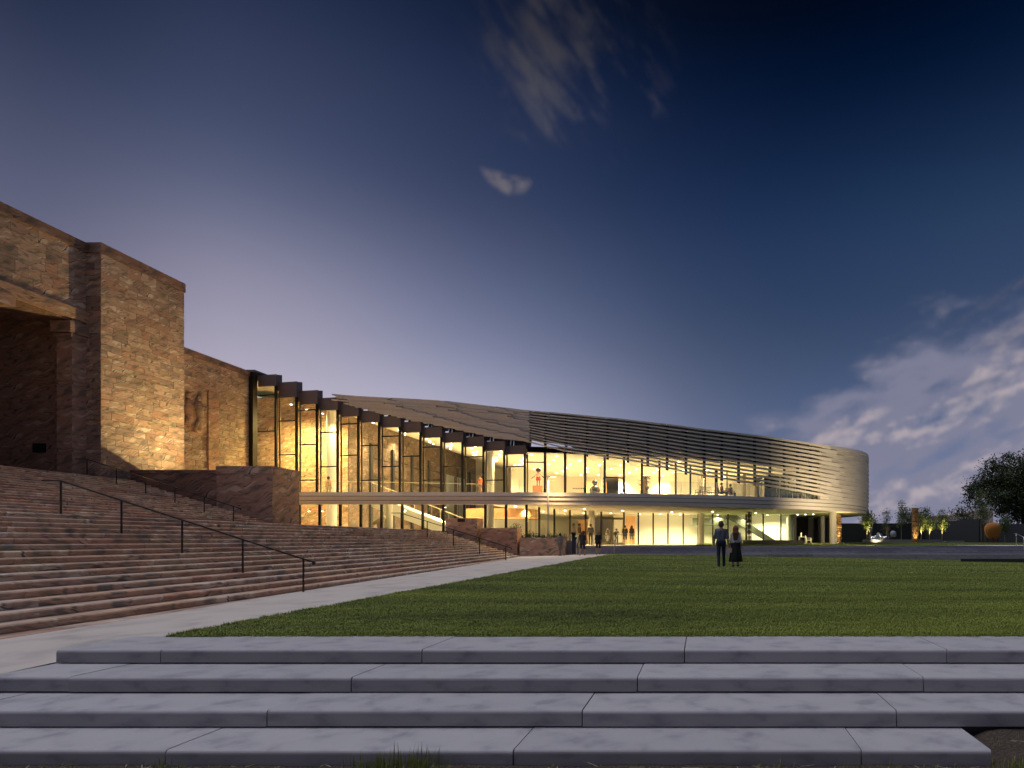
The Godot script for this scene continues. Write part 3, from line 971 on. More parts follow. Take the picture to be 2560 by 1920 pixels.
func build_pavilion() -> void:
	plan_setup()
	var t := thing("glass_pavilion", "long curved glass pavilion with pale horizontal louvres, lit warm from inside", "building")
	var st := MB.new()
	# upper floor: slab that leaves the hall on the left open; its underside is the soffit
	var outline := PackedVector2Array()
	for i in range(0, plan.size(), 2):
		outline.append(plan[i] + (plan_at(plan_s[i])[1] as Vector2) * -0.12)
	outline.append_array(PackedVector2Array([Vector2(5, 88.8), Vector2(-16, 88.8), Vector2(-16, 50.4), Vector2(-33.2, 50.4)]))
	st.flat_poly(outline, func(_p): return FLOOR_UP - 0.02)
	part("upper_floor", st.mesh(), M.floor_stone, t)
	st = MB.new()
	st.flat_poly(outline, func(_p): return 3.76)
	st.quad(Vector3(-33.2, 4.5, -50.4), Vector3(-16, 4.5, -50.4), Vector3(-16, 3.76, -50.4), Vector3(-33.2, 3.76, -50.4))
	st.quad(Vector3(-16, 4.5, -50.4), Vector3(-16, 4.5, -88.8), Vector3(-16, 3.76, -88.8), Vector3(-16, 3.76, -50.4))
	part("soffit", st.mesh(), M.soffit, t)
	# fascia: three courses of pale panels
	for row in 3:
		var s := 0.0 + row * 0.97
		var y1 := FLOOR_UP - row * 0.305
		if row > 0:
			var s0 := MB.new()
			strip(s0, 0.0, s - 0.012, func(_s): return y1 - 0.27, func(_s): return y1 - 0.004, func(_u): return 0.08 - 0.08 * row, 0.12, 0.8, 0.05)
			part("fascia_panel", s0.mesh(), M.louvre, t)
		while s < plan_s[-1] - 3.0:
			var s2 := s + 2.92
			st = MB.new()
			var g := rng.randf_range(0.93, 1.03)
			st.col = Color(g, g, g)
			strip(st, s, s2 - 0.012, func(_s): return y1 - 0.27, func(_s): return y1 - 0.004, func(_u): return 0.08 - 0.08 * row, 0.12, 0.8, 0.05)
			part("fascia_panel", st.mesh(), M.louvre, t)
			s = s2
	st = MB.new()
	strip(st, 0.0, plan_s[-1] - 0.1, func(_s): return 3.72, func(_s): return 4.56, func(_u): return -0.24, 0.05)
	part("fascia_backing", st.mesh(), M.panel, t)
	build_bays(t)
	build_screen(t)
	build_ground_floor(t)
	build_interior(t)

func build_bays(t: Node3D) -> void:
	# saw-tooth bays: each glass front swings out towards its right edge and carries a dark parapet panel
	for k in 13:
		var x0 := bay_x(BAY_PX[k])
		var x1 := bay_x(BAY_PX[k + 1])
		var y1 := bay_y(BAY_TOP[k])
		var y0 := bay_y(BAY_LOW[k])
		var base := FLOOR_UP
		var df := 49.28
		var db := 49.62
		var st := MB.new()
		# parapet: front panel, its return on the right and a sloping top
		st.hexa([Vector3(x0, y0, -db), Vector3(x1, y0, -df), Vector3(x1, y0, -df - 0.12), Vector3(x0, y0, -db - 0.12), Vector3(x0, y1, -db), Vector3(x1, y1, -df), Vector3(x1, y1, -df - 0.12), Vector3(x0, y1, -db - 0.12)])
		part("parapet_panel", st.mesh(), M.panel, t)
		st = MB.new()
		var bk := 50.0
		st.hexa([Vector3(x1 - 0.1, y0 - 0.3, -df - 0.13), Vector3(x1 - 0.003, y0 - 0.3, -df - 0.13), Vector3(x1 - 0.003, y0 - 0.3, -bk), Vector3(x1 - 0.1, y0 - 0.3, -bk), Vector3(x1 - 0.1, y1 - 0.005, -df - 0.13), Vector3(x1 - 0.003, y1 - 0.005, -df - 0.13), Vector3(x1 - 0.003, y1 + 0.1, -bk), Vector3(x1 - 0.1, y1 + 0.1, -bk)])
		part("parapet_return", st.mesh(), M.panel, t)
		st = MB.new()
		st.quad(Vector3(x0, y1 + 0.06, -bk), Vector3(x1 - 0.1, y1 + 0.06, -bk), Vector3(x1 - 0.1, y1 - 0.05, -df - 0.13), Vector3(x0, y1 - 0.05, -db - 0.13))
		part("bay_roof", st.mesh(), M.roof_sheet, t)
		# glass and its bars
		pane(t, Vector2(x0 + 0.05, db - 0.0), Vector2(x1 - 0.1, df + 0.05), base, y0, M.pane)
		for ty in TRANSOM[k]:
			var y := bay_y(ty)
			st = MB.new()
			st.bar(Vector3(x0 + 0.02, y, -db - 0.0), Vector3(x1 - 0.05, y, -df - 0.03), 0.10, 0.075)
			part("transom", st.mesh(), M.black_metal, t)
		post("mullion", t, x1 - 0.06, df + 0.09, base - 0.02, y0, 0.13, 0.16, M.black_metal)
		st = MB.new()
		st.box(Vector3(x1 + 0.07, (base + y0) / 2, -49.62), Vector3(0.10, y0 - base, 0.08))
		part("mullion", st.mesh(), M.frame_bronze, t)
	# first post against the old wall
	post("mullion", t, bay_x(632), 49.3, 2.0, bay_y(931), 0.34, 0.5, M.black_metal)
	var st := MB.new()
	st.box(Vector3(bay_x(628), bay_y(927) - 0.06, -49.8), Vector3(0.9, 0.13, 1.6))
	part("post_cap", st.mesh(), M.panel, t)

func build_screen(t: Node3D) -> void:
	var rows := 13
	var height := func(x: float) -> float: return lerp_table([[-13.0, 0.085], [0.0, 0.11], [7.0, 0.15], [9.8, 0.19], [10.6, 0.30], [14.0, 0.36], [17.0, 0.38]], x)
	var row_y := func(i: float, s: float) -> float:
		var x := rim_x(s)
		return lerpf(lerp_table(ROW_TOP, x), lerp_table(ROW_BOTTOM, x), i / 12.0)
	var s_left := s_at_x(-27.5)
	var s_end := plan_s[-1] - 6.0
	for half in rows * 2 - 1:
		var i := half / 2.0
		var s := s_left + rng.randf() * 1.5 + i * 0.35
		# where the roof of the saw-tooth bays hides the row, it starts later
		while s < s_at_x(-13.0):
			var x := rim_x(s)
			var hid := lerp_table([[-32.0, 12.9], [-28.0, 11.6], [-25.0, 10.7], [-21.0, 9.75], [-17.0, 8.95], [-14.0, 8.3]], x)
			if row_y.call(i, s) > hid: break
			s += 0.4
		var stop := s_end if half % 2 == 0 else s_at_x(-12.6)
		while s < stop:
			var len_ := rng.randf_range(3.6, 4.4) if rim_x(s) < 9.0 else rng.randf_range(3.2, 3.8)
			var s2 := minf(s + len_, stop)
			var st := MB.new()
			var g := rng.randf_range(0.90, 1.05)
			st.col = Color(g, g, g)
			var ii := i
			var tipk := smoothstep(8.5, 11.0, rim_x(s))
			var drop := lerpf(0.05, 0.02, tipk)
			strip(st, s, s2 + 0.02, func(q): return row_y.call(ii, q) - height.call(rim_x(q)) - drop * (q - s) / len_, func(q): return row_y.call(ii, q) - drop * (q - s) / len_, func(u): return lerpf(0.02 + 0.10 * tipk, 0.19 - 0.01 * tipk, u), 0.17 + 0.08 * tipk, 0.7, 0.10 * tipk)
			part("louvre", st.mesh(), M.louvre, t)
			s = s2
	# closed wall behind the louvres and, round the tip, all the way down
	var sa := s_at_x(-13.0)
	var sb := s_at_x(10.0)
	var x_w := sa
	while x_w < sb:
		var st := MB.new()
		var e := minf(x_w + 1.5, sb)
		strip(st, x_w, e - 0.015, func(q): return lerp_table(WALL_BOTTOM, rim_x(q)), func(q): return lerp_table(ROW_TOP, rim_x(q)) - 0.05, func(_u): return -0.32, 0.1)
		part("screen_panel", st.mesh(), M.screen_wall, t)
		st = MB.new()
		strip(st, x_w - 0.09, x_w + 0.09, func(q): return lerp_table(ROW_BOTTOM, rim_x(q)) - 0.25, func(q): return lerp_table(ROW_TOP, rim_x(q)) - 0.1, func(_u): return -0.155, 0.15)
		part("screen_post", st.mesh(), M.black_metal, t)
		x_w = e
	var st := MB.new()
	strip(st, sb, plan_s[-1] - 1.0, func(_q): return FLOOR_UP - 0.1, func(q): return lerp_table(ROW_TOP, rim_x(q)) - 0.06, func(_u): return -0.10, 0.3)
	part("tip_wall", st.mesh(), M.louvre, t)
	# roof edge and flat roof
	st = MB.new()
	strip(st, sa - 6.0, plan_s[-1] - 1.0, func(q): return lerp_table(ROW_TOP, rim_x(q)) - 0.16, func(q): return lerp_table(ROW_TOP, rim_x(q)) - 0.03, func(_u): return -0.1, 0.6)
	part("roof_edge", st.mesh(), M.panel, t)
	st = MB.new()
	var roof := PackedVector2Array()
	for i in range(0, plan.size(), 2):
		if plan[i].x > -13.2 or plan_s[i] > tip_s: roof.append(plan[i] + (plan_at(plan_s[i])[1] as Vector2) * -0.3)
	roof.append_array(PackedVector2Array([Vector2(5, 88), Vector2(-13.2, 88)]))
	var cuts := [-14.0, -8.0, -5.0, 0.0, 7.6, 20.0]
	for i in cuts.size() - 1:
		var band := PackedVector2Array([Vector2(cuts[i], 30), Vector2(cuts[i + 1], 30), Vector2(cuts[i + 1], 120), Vector2(cuts[i], 120)])
		for piece in Geometry2D.intersect_polygons(roof, band):
			st.flat_poly(piece, func(p): return lerp_table(ROW_TOP, p.x) - 0.2)
	part("roof", st.mesh(), M.roof_sheet, t)
	# sloping roof glazing behind the louvres on the left, in sheets between dark bars
	for k in range(4, 13):
		var x0 := bay_x(BAY_PX[k]) + 0.35
		var x1 := bay_x(BAY_PX[k + 1]) + 0.35
		st = MB.new()
		var ya0 := bay_y(BAY_TOP[k]) - 0.2
		var yb0 := lerp_table(ROW_TOP, x0) - 0.2
		var yb1 := lerp_table(ROW_TOP, x1) - 0.2
		st.quad(Vector3(x0 + 0.05, yb0 + 0.12, -50.5), Vector3(x1 + 0.05, yb1 + 0.12, -50.5), Vector3(x1 - 0.2, ya0, -50.2), Vector3(x0 + 0.05, ya0, -50.2))
		part("roof_glazing", st.mesh(), M.roof_glass, t)
		st = MB.new()
		st.bar(Vector3(x0 + 0.12, yb0 + 0.1, -50.4), Vector3(x0 - 0.08, ya0, -50.1), 0.2, 0.14)
		part("roof_bar", st.mesh(), M.black_metal, t)

func build_ground_floor(t: Node3D) -> void:
	# straight glass front under the bays
	for k in range(1, 13):
		var x0 := bay_x(BAY_PX[k])
		var x1 := bay_x(BAY_PX[k + 1])
		pane(t, Vector2(x0 + 0.06, 49.62), Vector2(x1 - 0.06, 49.62), 0.6, 3.76, M.pane)
		post("mullion", t, x1, 49.62, 0.6, 3.76, 0.15, 0.18, M.black_metal)
	# glass that sweeps back to the doors and along the terrace
	for k in GLASS_LOW.size() - 1:
		var a := plan_pos(GLASS_LOW[k][0], GLASS_LOW[k][1])
		var b := plan_pos(GLASS_LOW[k + 1][0], GLASS_LOW[k + 1][1])
		if k > 0: post("mullion", t, a.x, a.y, 0.6, 3.76, 0.14, 0.16, M.black_metal)
		if k == 5:  # the doors
			var dir := (b - a).normalized()
			pane(t, a + dir * 0.1, b - dir * 0.1, 3.25, 3.76, M.pane)
			var door := Node3D.new()
			door.name = "entrance_doors"
			t.add_child(door)
			var wide := a.distance_to(b)
			for bar in [[0.0, 0.12, 0.7, 3.2], [wide - 0.12, wide, 0.7, 3.2], [wide / 2 - 0.09, wide / 2 + 0.09, 0.7, 3.2], [0.0, wide, 3.05, 3.25], [0.1, wide - 0.1, 0.7, 0.92], [0.12, wide - 0.12, 1.62, 1.68]]:
				var st := MB.new()
				var p: Vector2 = a + dir * bar[0]
				var q: Vector2 = a + dir * bar[1]
				st.bar(Vector3(p.x, (bar[2] + bar[3]) / 2, -p.y), Vector3(q.x, (bar[2] + bar[3]) / 2, -q.y), 0.09, bar[3] - bar[2])
				part("door_frame", st.mesh(), M.frame_bronze, door)
			pane(door, a + dir * 0.12, a + dir * (wide / 2 - 0.09), 0.92, 3.05, M.pane)
			pane(door, a + dir * (wide / 2 + 0.09), b - dir * 0.12, 0.92, 3.05, M.pane)
		else:
			pane(t, a, b, 0.62, 3.76, M.pane)
	var e := plan_pos(1987, 69.4)
	post("mullion", t, e.x, e.y, 0.6, 3.76, 0.3, 0.2, M.black_metal)
	for k in 4:
		pane(t, e + Vector2(0.05, k * 3.0), e + Vector2(0.05, k * 3.0 + 3.0), 0.6, 3.76, M.dark_pane)
	# columns
	round_column(t, "column", at(971, 0, 51.2).x, 51.2, 0.5, 3.8, 0.31, M.concrete_column)
	round_column(t, "column", at(1225.5, 0, 51.0).x, 51.0, 0.5, 7.9, 0.29, M.concrete_column)
	round_column(t, "column", at(829, 0, 52.4).x, 52.4, 0.5, 11.2, 0.36, M.white_column)
	round_column(t, "column", at(1479, 0, 60.6).x, 60.6, 0.6, 3.8, 0.29, M.concrete_column)
	round_column(t, "column", at(1753, 0, 66.8).x, 66.8, 0.6, 3.8, 0.31, M.concrete_column)
	round_column(t, "column", at(1751, 0, 60.0).x, 60.0, 4.6, 7.5, 0.32, M.white_column)
	round_column(t, "column", at(1974, 0, 71.0).x, 71.0, 0.6, 3.8, 0.3, M.concrete_column)
	round_column(t, "column", at(2082.5, 0, 64.5).x, 64.5, 0.55, 3.8, 0.325, M.white_column)
	round_column(t, "column", at(2057, 0, 75.0).x, 75.0, 0.6, 3.8, 0.23, M.white_column)
	var st := MB.new()
	st.quad(Vector3(8.5, 3.75, -80.0), Vector3(16.0, 3.75, -80.0), Vector3(16.0, 0.5, -80.0), Vector3(8.5, 0.5, -80.0))
	part("rear_wall", st.mesh(), M.black_metal, t)

func build_interior(t: Node3D) -> void:
	# outline of the heated rooms, upper floor
	var up := PackedVector2Array([Vector2(-38.0, 49.75), Vector2(-13.2, 49.7)])
	for i in range(0, plan.size(), 2):
		if plan[i].x > -12.8 and plan_s[i] <= tip_s: up.append(plan[i] + (plan_at(plan_s[i])[1] as Vector2) * -0.45)
	up.append_array(PackedVector2Array([Vector2(16, 86), Vector2(-38.0, 86)]))
	var st := MB.new()
	sloped_poly(st, up, 0.0)
	part("upper_ceiling", st.mesh(), M.ceiling, t)
	st = MB.new()
	sloped_poly(st, up, 0.42)
	part("inner_roof", st.mesh(), M.roof_sheet, t)
	# curved glass line of the upper floor, with the terrace in front of it
	for k in GLASS_UP.size() - 1:
		var a := plan_pos(GLASS_UP[k][0], GLASS_UP[k][1])
		var b := plan_pos(GLASS_UP[k + 1][0], GLASS_UP[k + 1][1])
		var y1 := ceil_y((a + b) / 2)
		pane(t, a, b, FLOOR_UP, y1, M.pane)
		post("mullion", t, b.x, b.y, FLOOR_UP, y1, 0.15 + (0.12 if k in [10, 12, 13] else 0.0), 0.25, M.black_metal if k < 11 else M.frame_bronze)
		if k in [0, 2, 4, 6]:
			var y: float = FLOOR_UP + [2.2, 1.3, 2.9, 3.0, 1.25, 1.2, 2.3][k]
			st = MB.new()
			st.bar(Vector3(a.x, y, -a.y), Vector3(b.x, y, -b.y), 0.09, 0.07)
			part("transom", st.mesh(), M.black_metal, t)
	# unlit glazed room at the right end of the terrace
	var q0 := plan_pos(1893, 66.0)
	var q1 := plan_pos(2058, 58.9)
	for k in 6:
		var a := q0.lerp(q1, k / 6.0)
		var b := q0.lerp(q1, (k + 1) / 6.0)
		pane(t, a, b, FLOOR_UP, 7.15, M.dark_pane)
		post("mullion", t, b.x, b.y - 0.06, FLOOR_UP, 7.15, 0.1, 0.12, M.black_metal)
	st = MB.new()
	st.quad(Vector3(q0.x, 7.15, -q0.y - 0.3), Vector3(q1.x, 7.15, -q1.y - 0.3), Vector3(q1.x, 4.5, -q1.y - 0.3), Vector3(q0.x, 4.5, -q0.y - 0.3))
	part("dark_room_wall", st.mesh(), M.black_metal, t)
	# glass balustrade of the terrace
	var s := s_at_x(-3.0)
	while s < s_at_x(9.6):
		st = MB.new()
		strip(st, s + 0.02, s + 1.48, func(_q): return FLOOR_UP, func(_q): return FLOOR_UP + 1.02, func(_u): return -0.5, 0.012)
		part("balustrade_pane", st.mesh(), M.pane, t)
		st = MB.new()
		strip(st, s - 0.02, s + 0.02, func(_q): return FLOOR_UP, func(_q): return FLOOR_UP + 1.05, func(_u): return -0.48, 0.04)
		part("balustrade_post", st.mesh(), M.steel, t)
		s += 1.5
	# marble wall of the old building inside the hall
	st = MB.new()
	st.col = Color(0.6, 0.52, 0.45)
	st.box(Vector3(-33.4, 6.2, -55.25), Vector3(9.4, 12.4, 0.4))
	st.box(Vector3(-28.9, 5.7, -70.7), Vector3(0.4, 11.4, 31.4))
	var old := part("hall_wall", st.mesh(), M.marble, t)
	var even := []
	for k in 30: even.append([0.6 + k * 0.40, 0.40])
	ashlar(old, Vector3(-38.0, 0, -55.05), Vector3(1, 0, 0), Vector3(0, 0, 1), 9.3, even, true, func(_s, _y): return false)
	shade = 0.42  # weaker light on the long wall painted into its darker block tint
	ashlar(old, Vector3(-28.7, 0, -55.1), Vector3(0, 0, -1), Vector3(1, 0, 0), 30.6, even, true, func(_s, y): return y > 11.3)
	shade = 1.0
	# tall dark window frames set against that long wall
	for k in 7:
		var d := 58.5 + k * 4.1
		st = MB.new()
		st.box(Vector3(-28.5, 5.0, -d), Vector3(0.16, 8.8, 0.35))
		for y in [4.9, 6.6, 8.2]:
			st.box(Vector3(-28.5, y + 0.2 * (k % 2), -d - 1.6), Vector3(0.1, 0.1, 2.9))
		part("window_frame", st.mesh(), M.charcoal, t)
	for k in 2:
		st = MB.new()
		st.box(Vector3(-28.46, 4.6, -(76.5 + 3.4 * k)), Vector3(0.08, 7.6, 2.3))
		part("window", st.mesh(), M.pale_glass, t)
	# upper rooms: back wall, a lit gallery, wing walls
	st = MB.new()
	st.quad(Vector3(-28.7, 12, -85.9), Vector3(16, 12, -85.9), Vector3(16, 0.5, -85.9), Vector3(-28.7, 0.5, -85.9))
	st.quad(Vector3(-19.5, 8.6, -69.0), Vector3(-10.5, 8.6, -69.0), Vector3(-10.5, 4.57, -69.0), Vector3(-19.5, 4.57, -69.0))
	st.quad(Vector3(-8.4, 8.0, -67.0), Vector3(5.6, 8.0, -67.0), Vector3(5.6, 4.57, -67.0), Vector3(-8.4, 4.57, -67.0))
	st.quad(Vector3(-8.4, 8.0, -75.0), Vector3(-8.4, 8.0, -67.0), Vector3(-8.4, 4.57, -67.0), Vector3(-8.4, 4.57, -75.0))
	st.quad(Vector3(5.6, 7.3, -67.0), Vector3(5.6, 7.3, -64.0), Vector3(5.6, 4.57, -64.0), Vector3(5.6, 4.57, -67.0))
	part("upper_wall", st.mesh(), M.plaster, t)
	st = MB.new()
	st.box(Vector3(-10.2, 5.6, -64.5), Vector3(2.0, 2.0, 0.2))
	part("timber_counter", st.mesh(), M.timber, t)
	st = MB.new()
	st.box(Vector3(-8.7, 5.9, -58.6), Vector3(0.16, 2.7, 2.6))
	st.box(Vector3(-1.0, 5.9, -62.2), Vector3(4.2, 2.7, 0.15))
	part("display_wall", st.mesh(), M.plaster, t)
	st = MB.new()
	st.box(Vector3(3.3, 5.6, -66.6), Vector3(1.0, 2.1, 0.1))
	part("terrace_door", st.mesh(), M.door_grey, t)
	# lettering on the lobby wall, too small to read
	st = MB.new()
	for k in 11:
		st.box(Vector3(-13.2 + k * 0.17, 6.35, -68.95), Vector3(0.09, 0.12, 0.03))
	part("wall_lettering", st.mesh(), M.charcoal, t)
	# ground floor
	st = MB.new()
	st.quad(Vector3(-33, 0.6, -86), Vector3(16, 0.6, -86), Vector3(16, 0.6, -49.6), Vector3(-33, 0.6, -49.6))
	part("ground_floor", st.mesh(), M.floor_stone, t)
	st = MB.new()
	st.quad(Vector3(-9.4, 3.75, -71.0), Vector3(9.0, 3.75, -73.0), Vector3(9.0, 0.6, -73.0), Vector3(-9.4, 0.6, -71.0))
	st.quad(Vector3(-9.4, 3.75, -80.0), Vector3(-9.4, 3.75, -71.0), Vector3(-9.4, 0.6, -71.0), Vector3(-9.4, 0.6, -80.0))
	st.quad(Vector3(-26.0, 3.4, -72.0), Vector3(-15.5, 3.4, -80.0), Vector3(-15.5, 0.6, -80.0), Vector3(-26.0, 0.6, -72.0))
	part("lobby_wall", st.mesh(), M.plaster, t)
	st = MB.new()
	st.box(Vector3(-7.6, 2.1, -70.4), Vector3(1.0, 3.0, 0.1))
	st.box(Vector3(-13.0, 2.0, -74.0), Vector3(1.2, 2.8, 0.12))
	part("timber_panel", st.mesh(), M.timber, t)
	st = MB.new()
	var lift := at(1611, 0, 70.5)
	st.box(Vector3(lift.x - 0.31, 1.72, -71.75), Vector3(0.6, 2.2, 0.06))
	st.box(Vector3(lift.x + 0.32, 1.72, -71.75), Vector3(0.6, 2.2, 0.06))
	part("lift_door", st.mesh(), M.door_grey, t)
	st = MB.new()
	for k in 5:
		st.box(Vector3(lift.x - 0.42 + k * 0.16, 3.05, -71.74), Vector3(0.1, 0.12, 0.03))
	part("wall_lettering", st.mesh(), M.charcoal, t)
	st = MB.new()
	st.hexa([Vector3(2.2, 0.62, -71.6), Vector3(8.4, 0.62, -71.6), Vector3(8.4, 0.62, -72.3), Vector3(2.2, 0.62, -72.3), Vector3(2.2, 3.7, -71.6), Vector3(2.4, 3.7, -71.6), Vector3(2.4, 3.7, -72.3), Vector3(2.2, 3.7, -72.3)])
	var flight := MB.new()
	flight.hexa([Vector3(7.2, 0.6, -70.6), Vector3(8.2, 0.6, -70.6), Vector3(8.2, 0.6, -71.8), Vector3(7.2, 0.6, -71.8), Vector3(2.0, 3.7, -70.6), Vector3(3.4, 3.7, -70.6), Vector3(3.4, 3.7, -71.8), Vector3(2.0, 3.7, -71.8)])
	flight.box(Vector3(0.6, 3.05, -70.9), Vector3(3.6, 0.75, 0.8))
	part("stair_flight", flight.mesh(), M.stair_shade, t)
	# round timber ceiling drop and the hall stair with its white balustrade
	st = MB.new()
	st.lathe([Vector2(0.0, 3.05), Vector2(3.1, 3.05), Vector2(3.15, 3.4), Vector2(3.15, 3.75)], 40, Vector3(-17.4, 0, -59.0))
	part("timber_drum", st.mesh(), M.timber, t)
	st = MB.new()
	var s0 := Vector3(-25.5, 4.6, -52.4)
	var s1 := Vector3(-17.6, 1.5, -52.4)
	st.hexa([s0 + Vector3(0, -0.9, 0), s1 + Vector3(0, -0.9, 0), s1 + Vector3(0, -0.9, -1.8), s0 + Vector3(0, -0.9, -1.8), s0, s1, s1 + Vector3(0, 0, -1.8), s0 + Vector3(0, 0, -1.8)])
	part("hall_stair", st.mesh(), M.concrete_column, t)
	for k in 13:
		var p := s0.lerp(s1, k / 12.0)
		post("baluster", t, p.x, -p.z, p.y, p.y + 0.95, 0.035, 0.035, M.steel)
	st = MB.new()
	st.bar(s0 + Vector3(0, 0.97, 0), s1 + Vector3(0, 0.97, 0), 0.06, 0.06)
	part("hall_rail", st.mesh(), M.lamp_rail, t)
	# rail along the upper edge of the hall
	for k in 9:
		post("baluster", t, -27.6 + k * 1.75, 50.3, FLOOR_UP, FLOOR_UP + 1.0, 0.03, 0.03, M.steel)
	st = MB.new()
	st.bar(Vector3(-28.0, FLOOR_UP + 0.92, -50.3), Vector3(-13.4, FLOOR_UP + 0.62, -50.3), 0.05, 0.05)
	part("hall_rail", st.mesh(), M.lamp_rail, t)
	# downlights
	var n := 0
	for i in 15:
		for j in 6:
			var x := -27.4 + i * 2.05 + (j % 2) * 0.9 + rng.randf_range(-0.25, 0.25)
			var d := 51.3 + j * 3.0 + rng.randf_range(-0.3, 0.3)
			if x > 3.0 or (x > -12.5 and d < lerp_table([[-12.5, 51], [-7.4, 52], [-2.3, 56.0], [2.0, 62.5], [4, 65]], x)): continue
			if x < -28.4: continue
			n += 1
			downlight(t, Vector3(x, ceil_y(Vector2(x, d)) - 0.02, -d), 52.0, (i + j) % 2 == 0)
	for p in [Vector3(-31.8, 11.6, -52.6), Vector3(-30.6, 11.2, -52.6), Vector3(-29.4, 10.9, -52.6)]:
		downlight(t, p, 75.0, true, Color(1.0, 0.86, 0.50), 80.0)
	for k in 4:
		downlight(t, Vector3(-31.5 + k * 1.0, 3.3, -51.0), 0.0, false)
	for p in [[-24.0, 53.0], [-20.5, 54.0], [-14.5, 52.5], [-14.8, 57], [-14.6, 62], [-12.2, 60.0], [-11.6, 66.0], [-9.0, 66.0], [-6.4, 68.0], [-4.4, 68.4], [-2.4, 68.8], [-0.6, 69.2], [1.4, 70.4], [4.4, 70.2], [6.6, 71.0], [8.0, 71.2]]:
		downlight(t, Vector3(p[0], 3.74, -p[1]), 34.0, true, Color(1.0, 0.91, 0.62) if p[0] < -9.0 else Color(0.99, 0.95, 0.70), 75.0)
	# soffit lights outside
	for p in [[-10.0, 57.0], [-7.2, 60.5], [-3.0, 63.5], [0.8, 62.5], [5.0, 66.0], [9.6, 70.0], [10.3, 69.4], [11.0, 68.8]]:
		downlight(t, Vector3(p[0], 3.75, -p[1]), 15.0, true, Color(1.0, 0.90, 0.66), 70.0)
	# terrace soffit lights
	for p in [[-2.0, 54.0], [1.5, 57.0], [4.5, 60.5]]:
		downlight(t, Vector3(p[0], ceil_y(Vector2(p[0], 0)) - 0.02, -p[1]), 20.0, true)

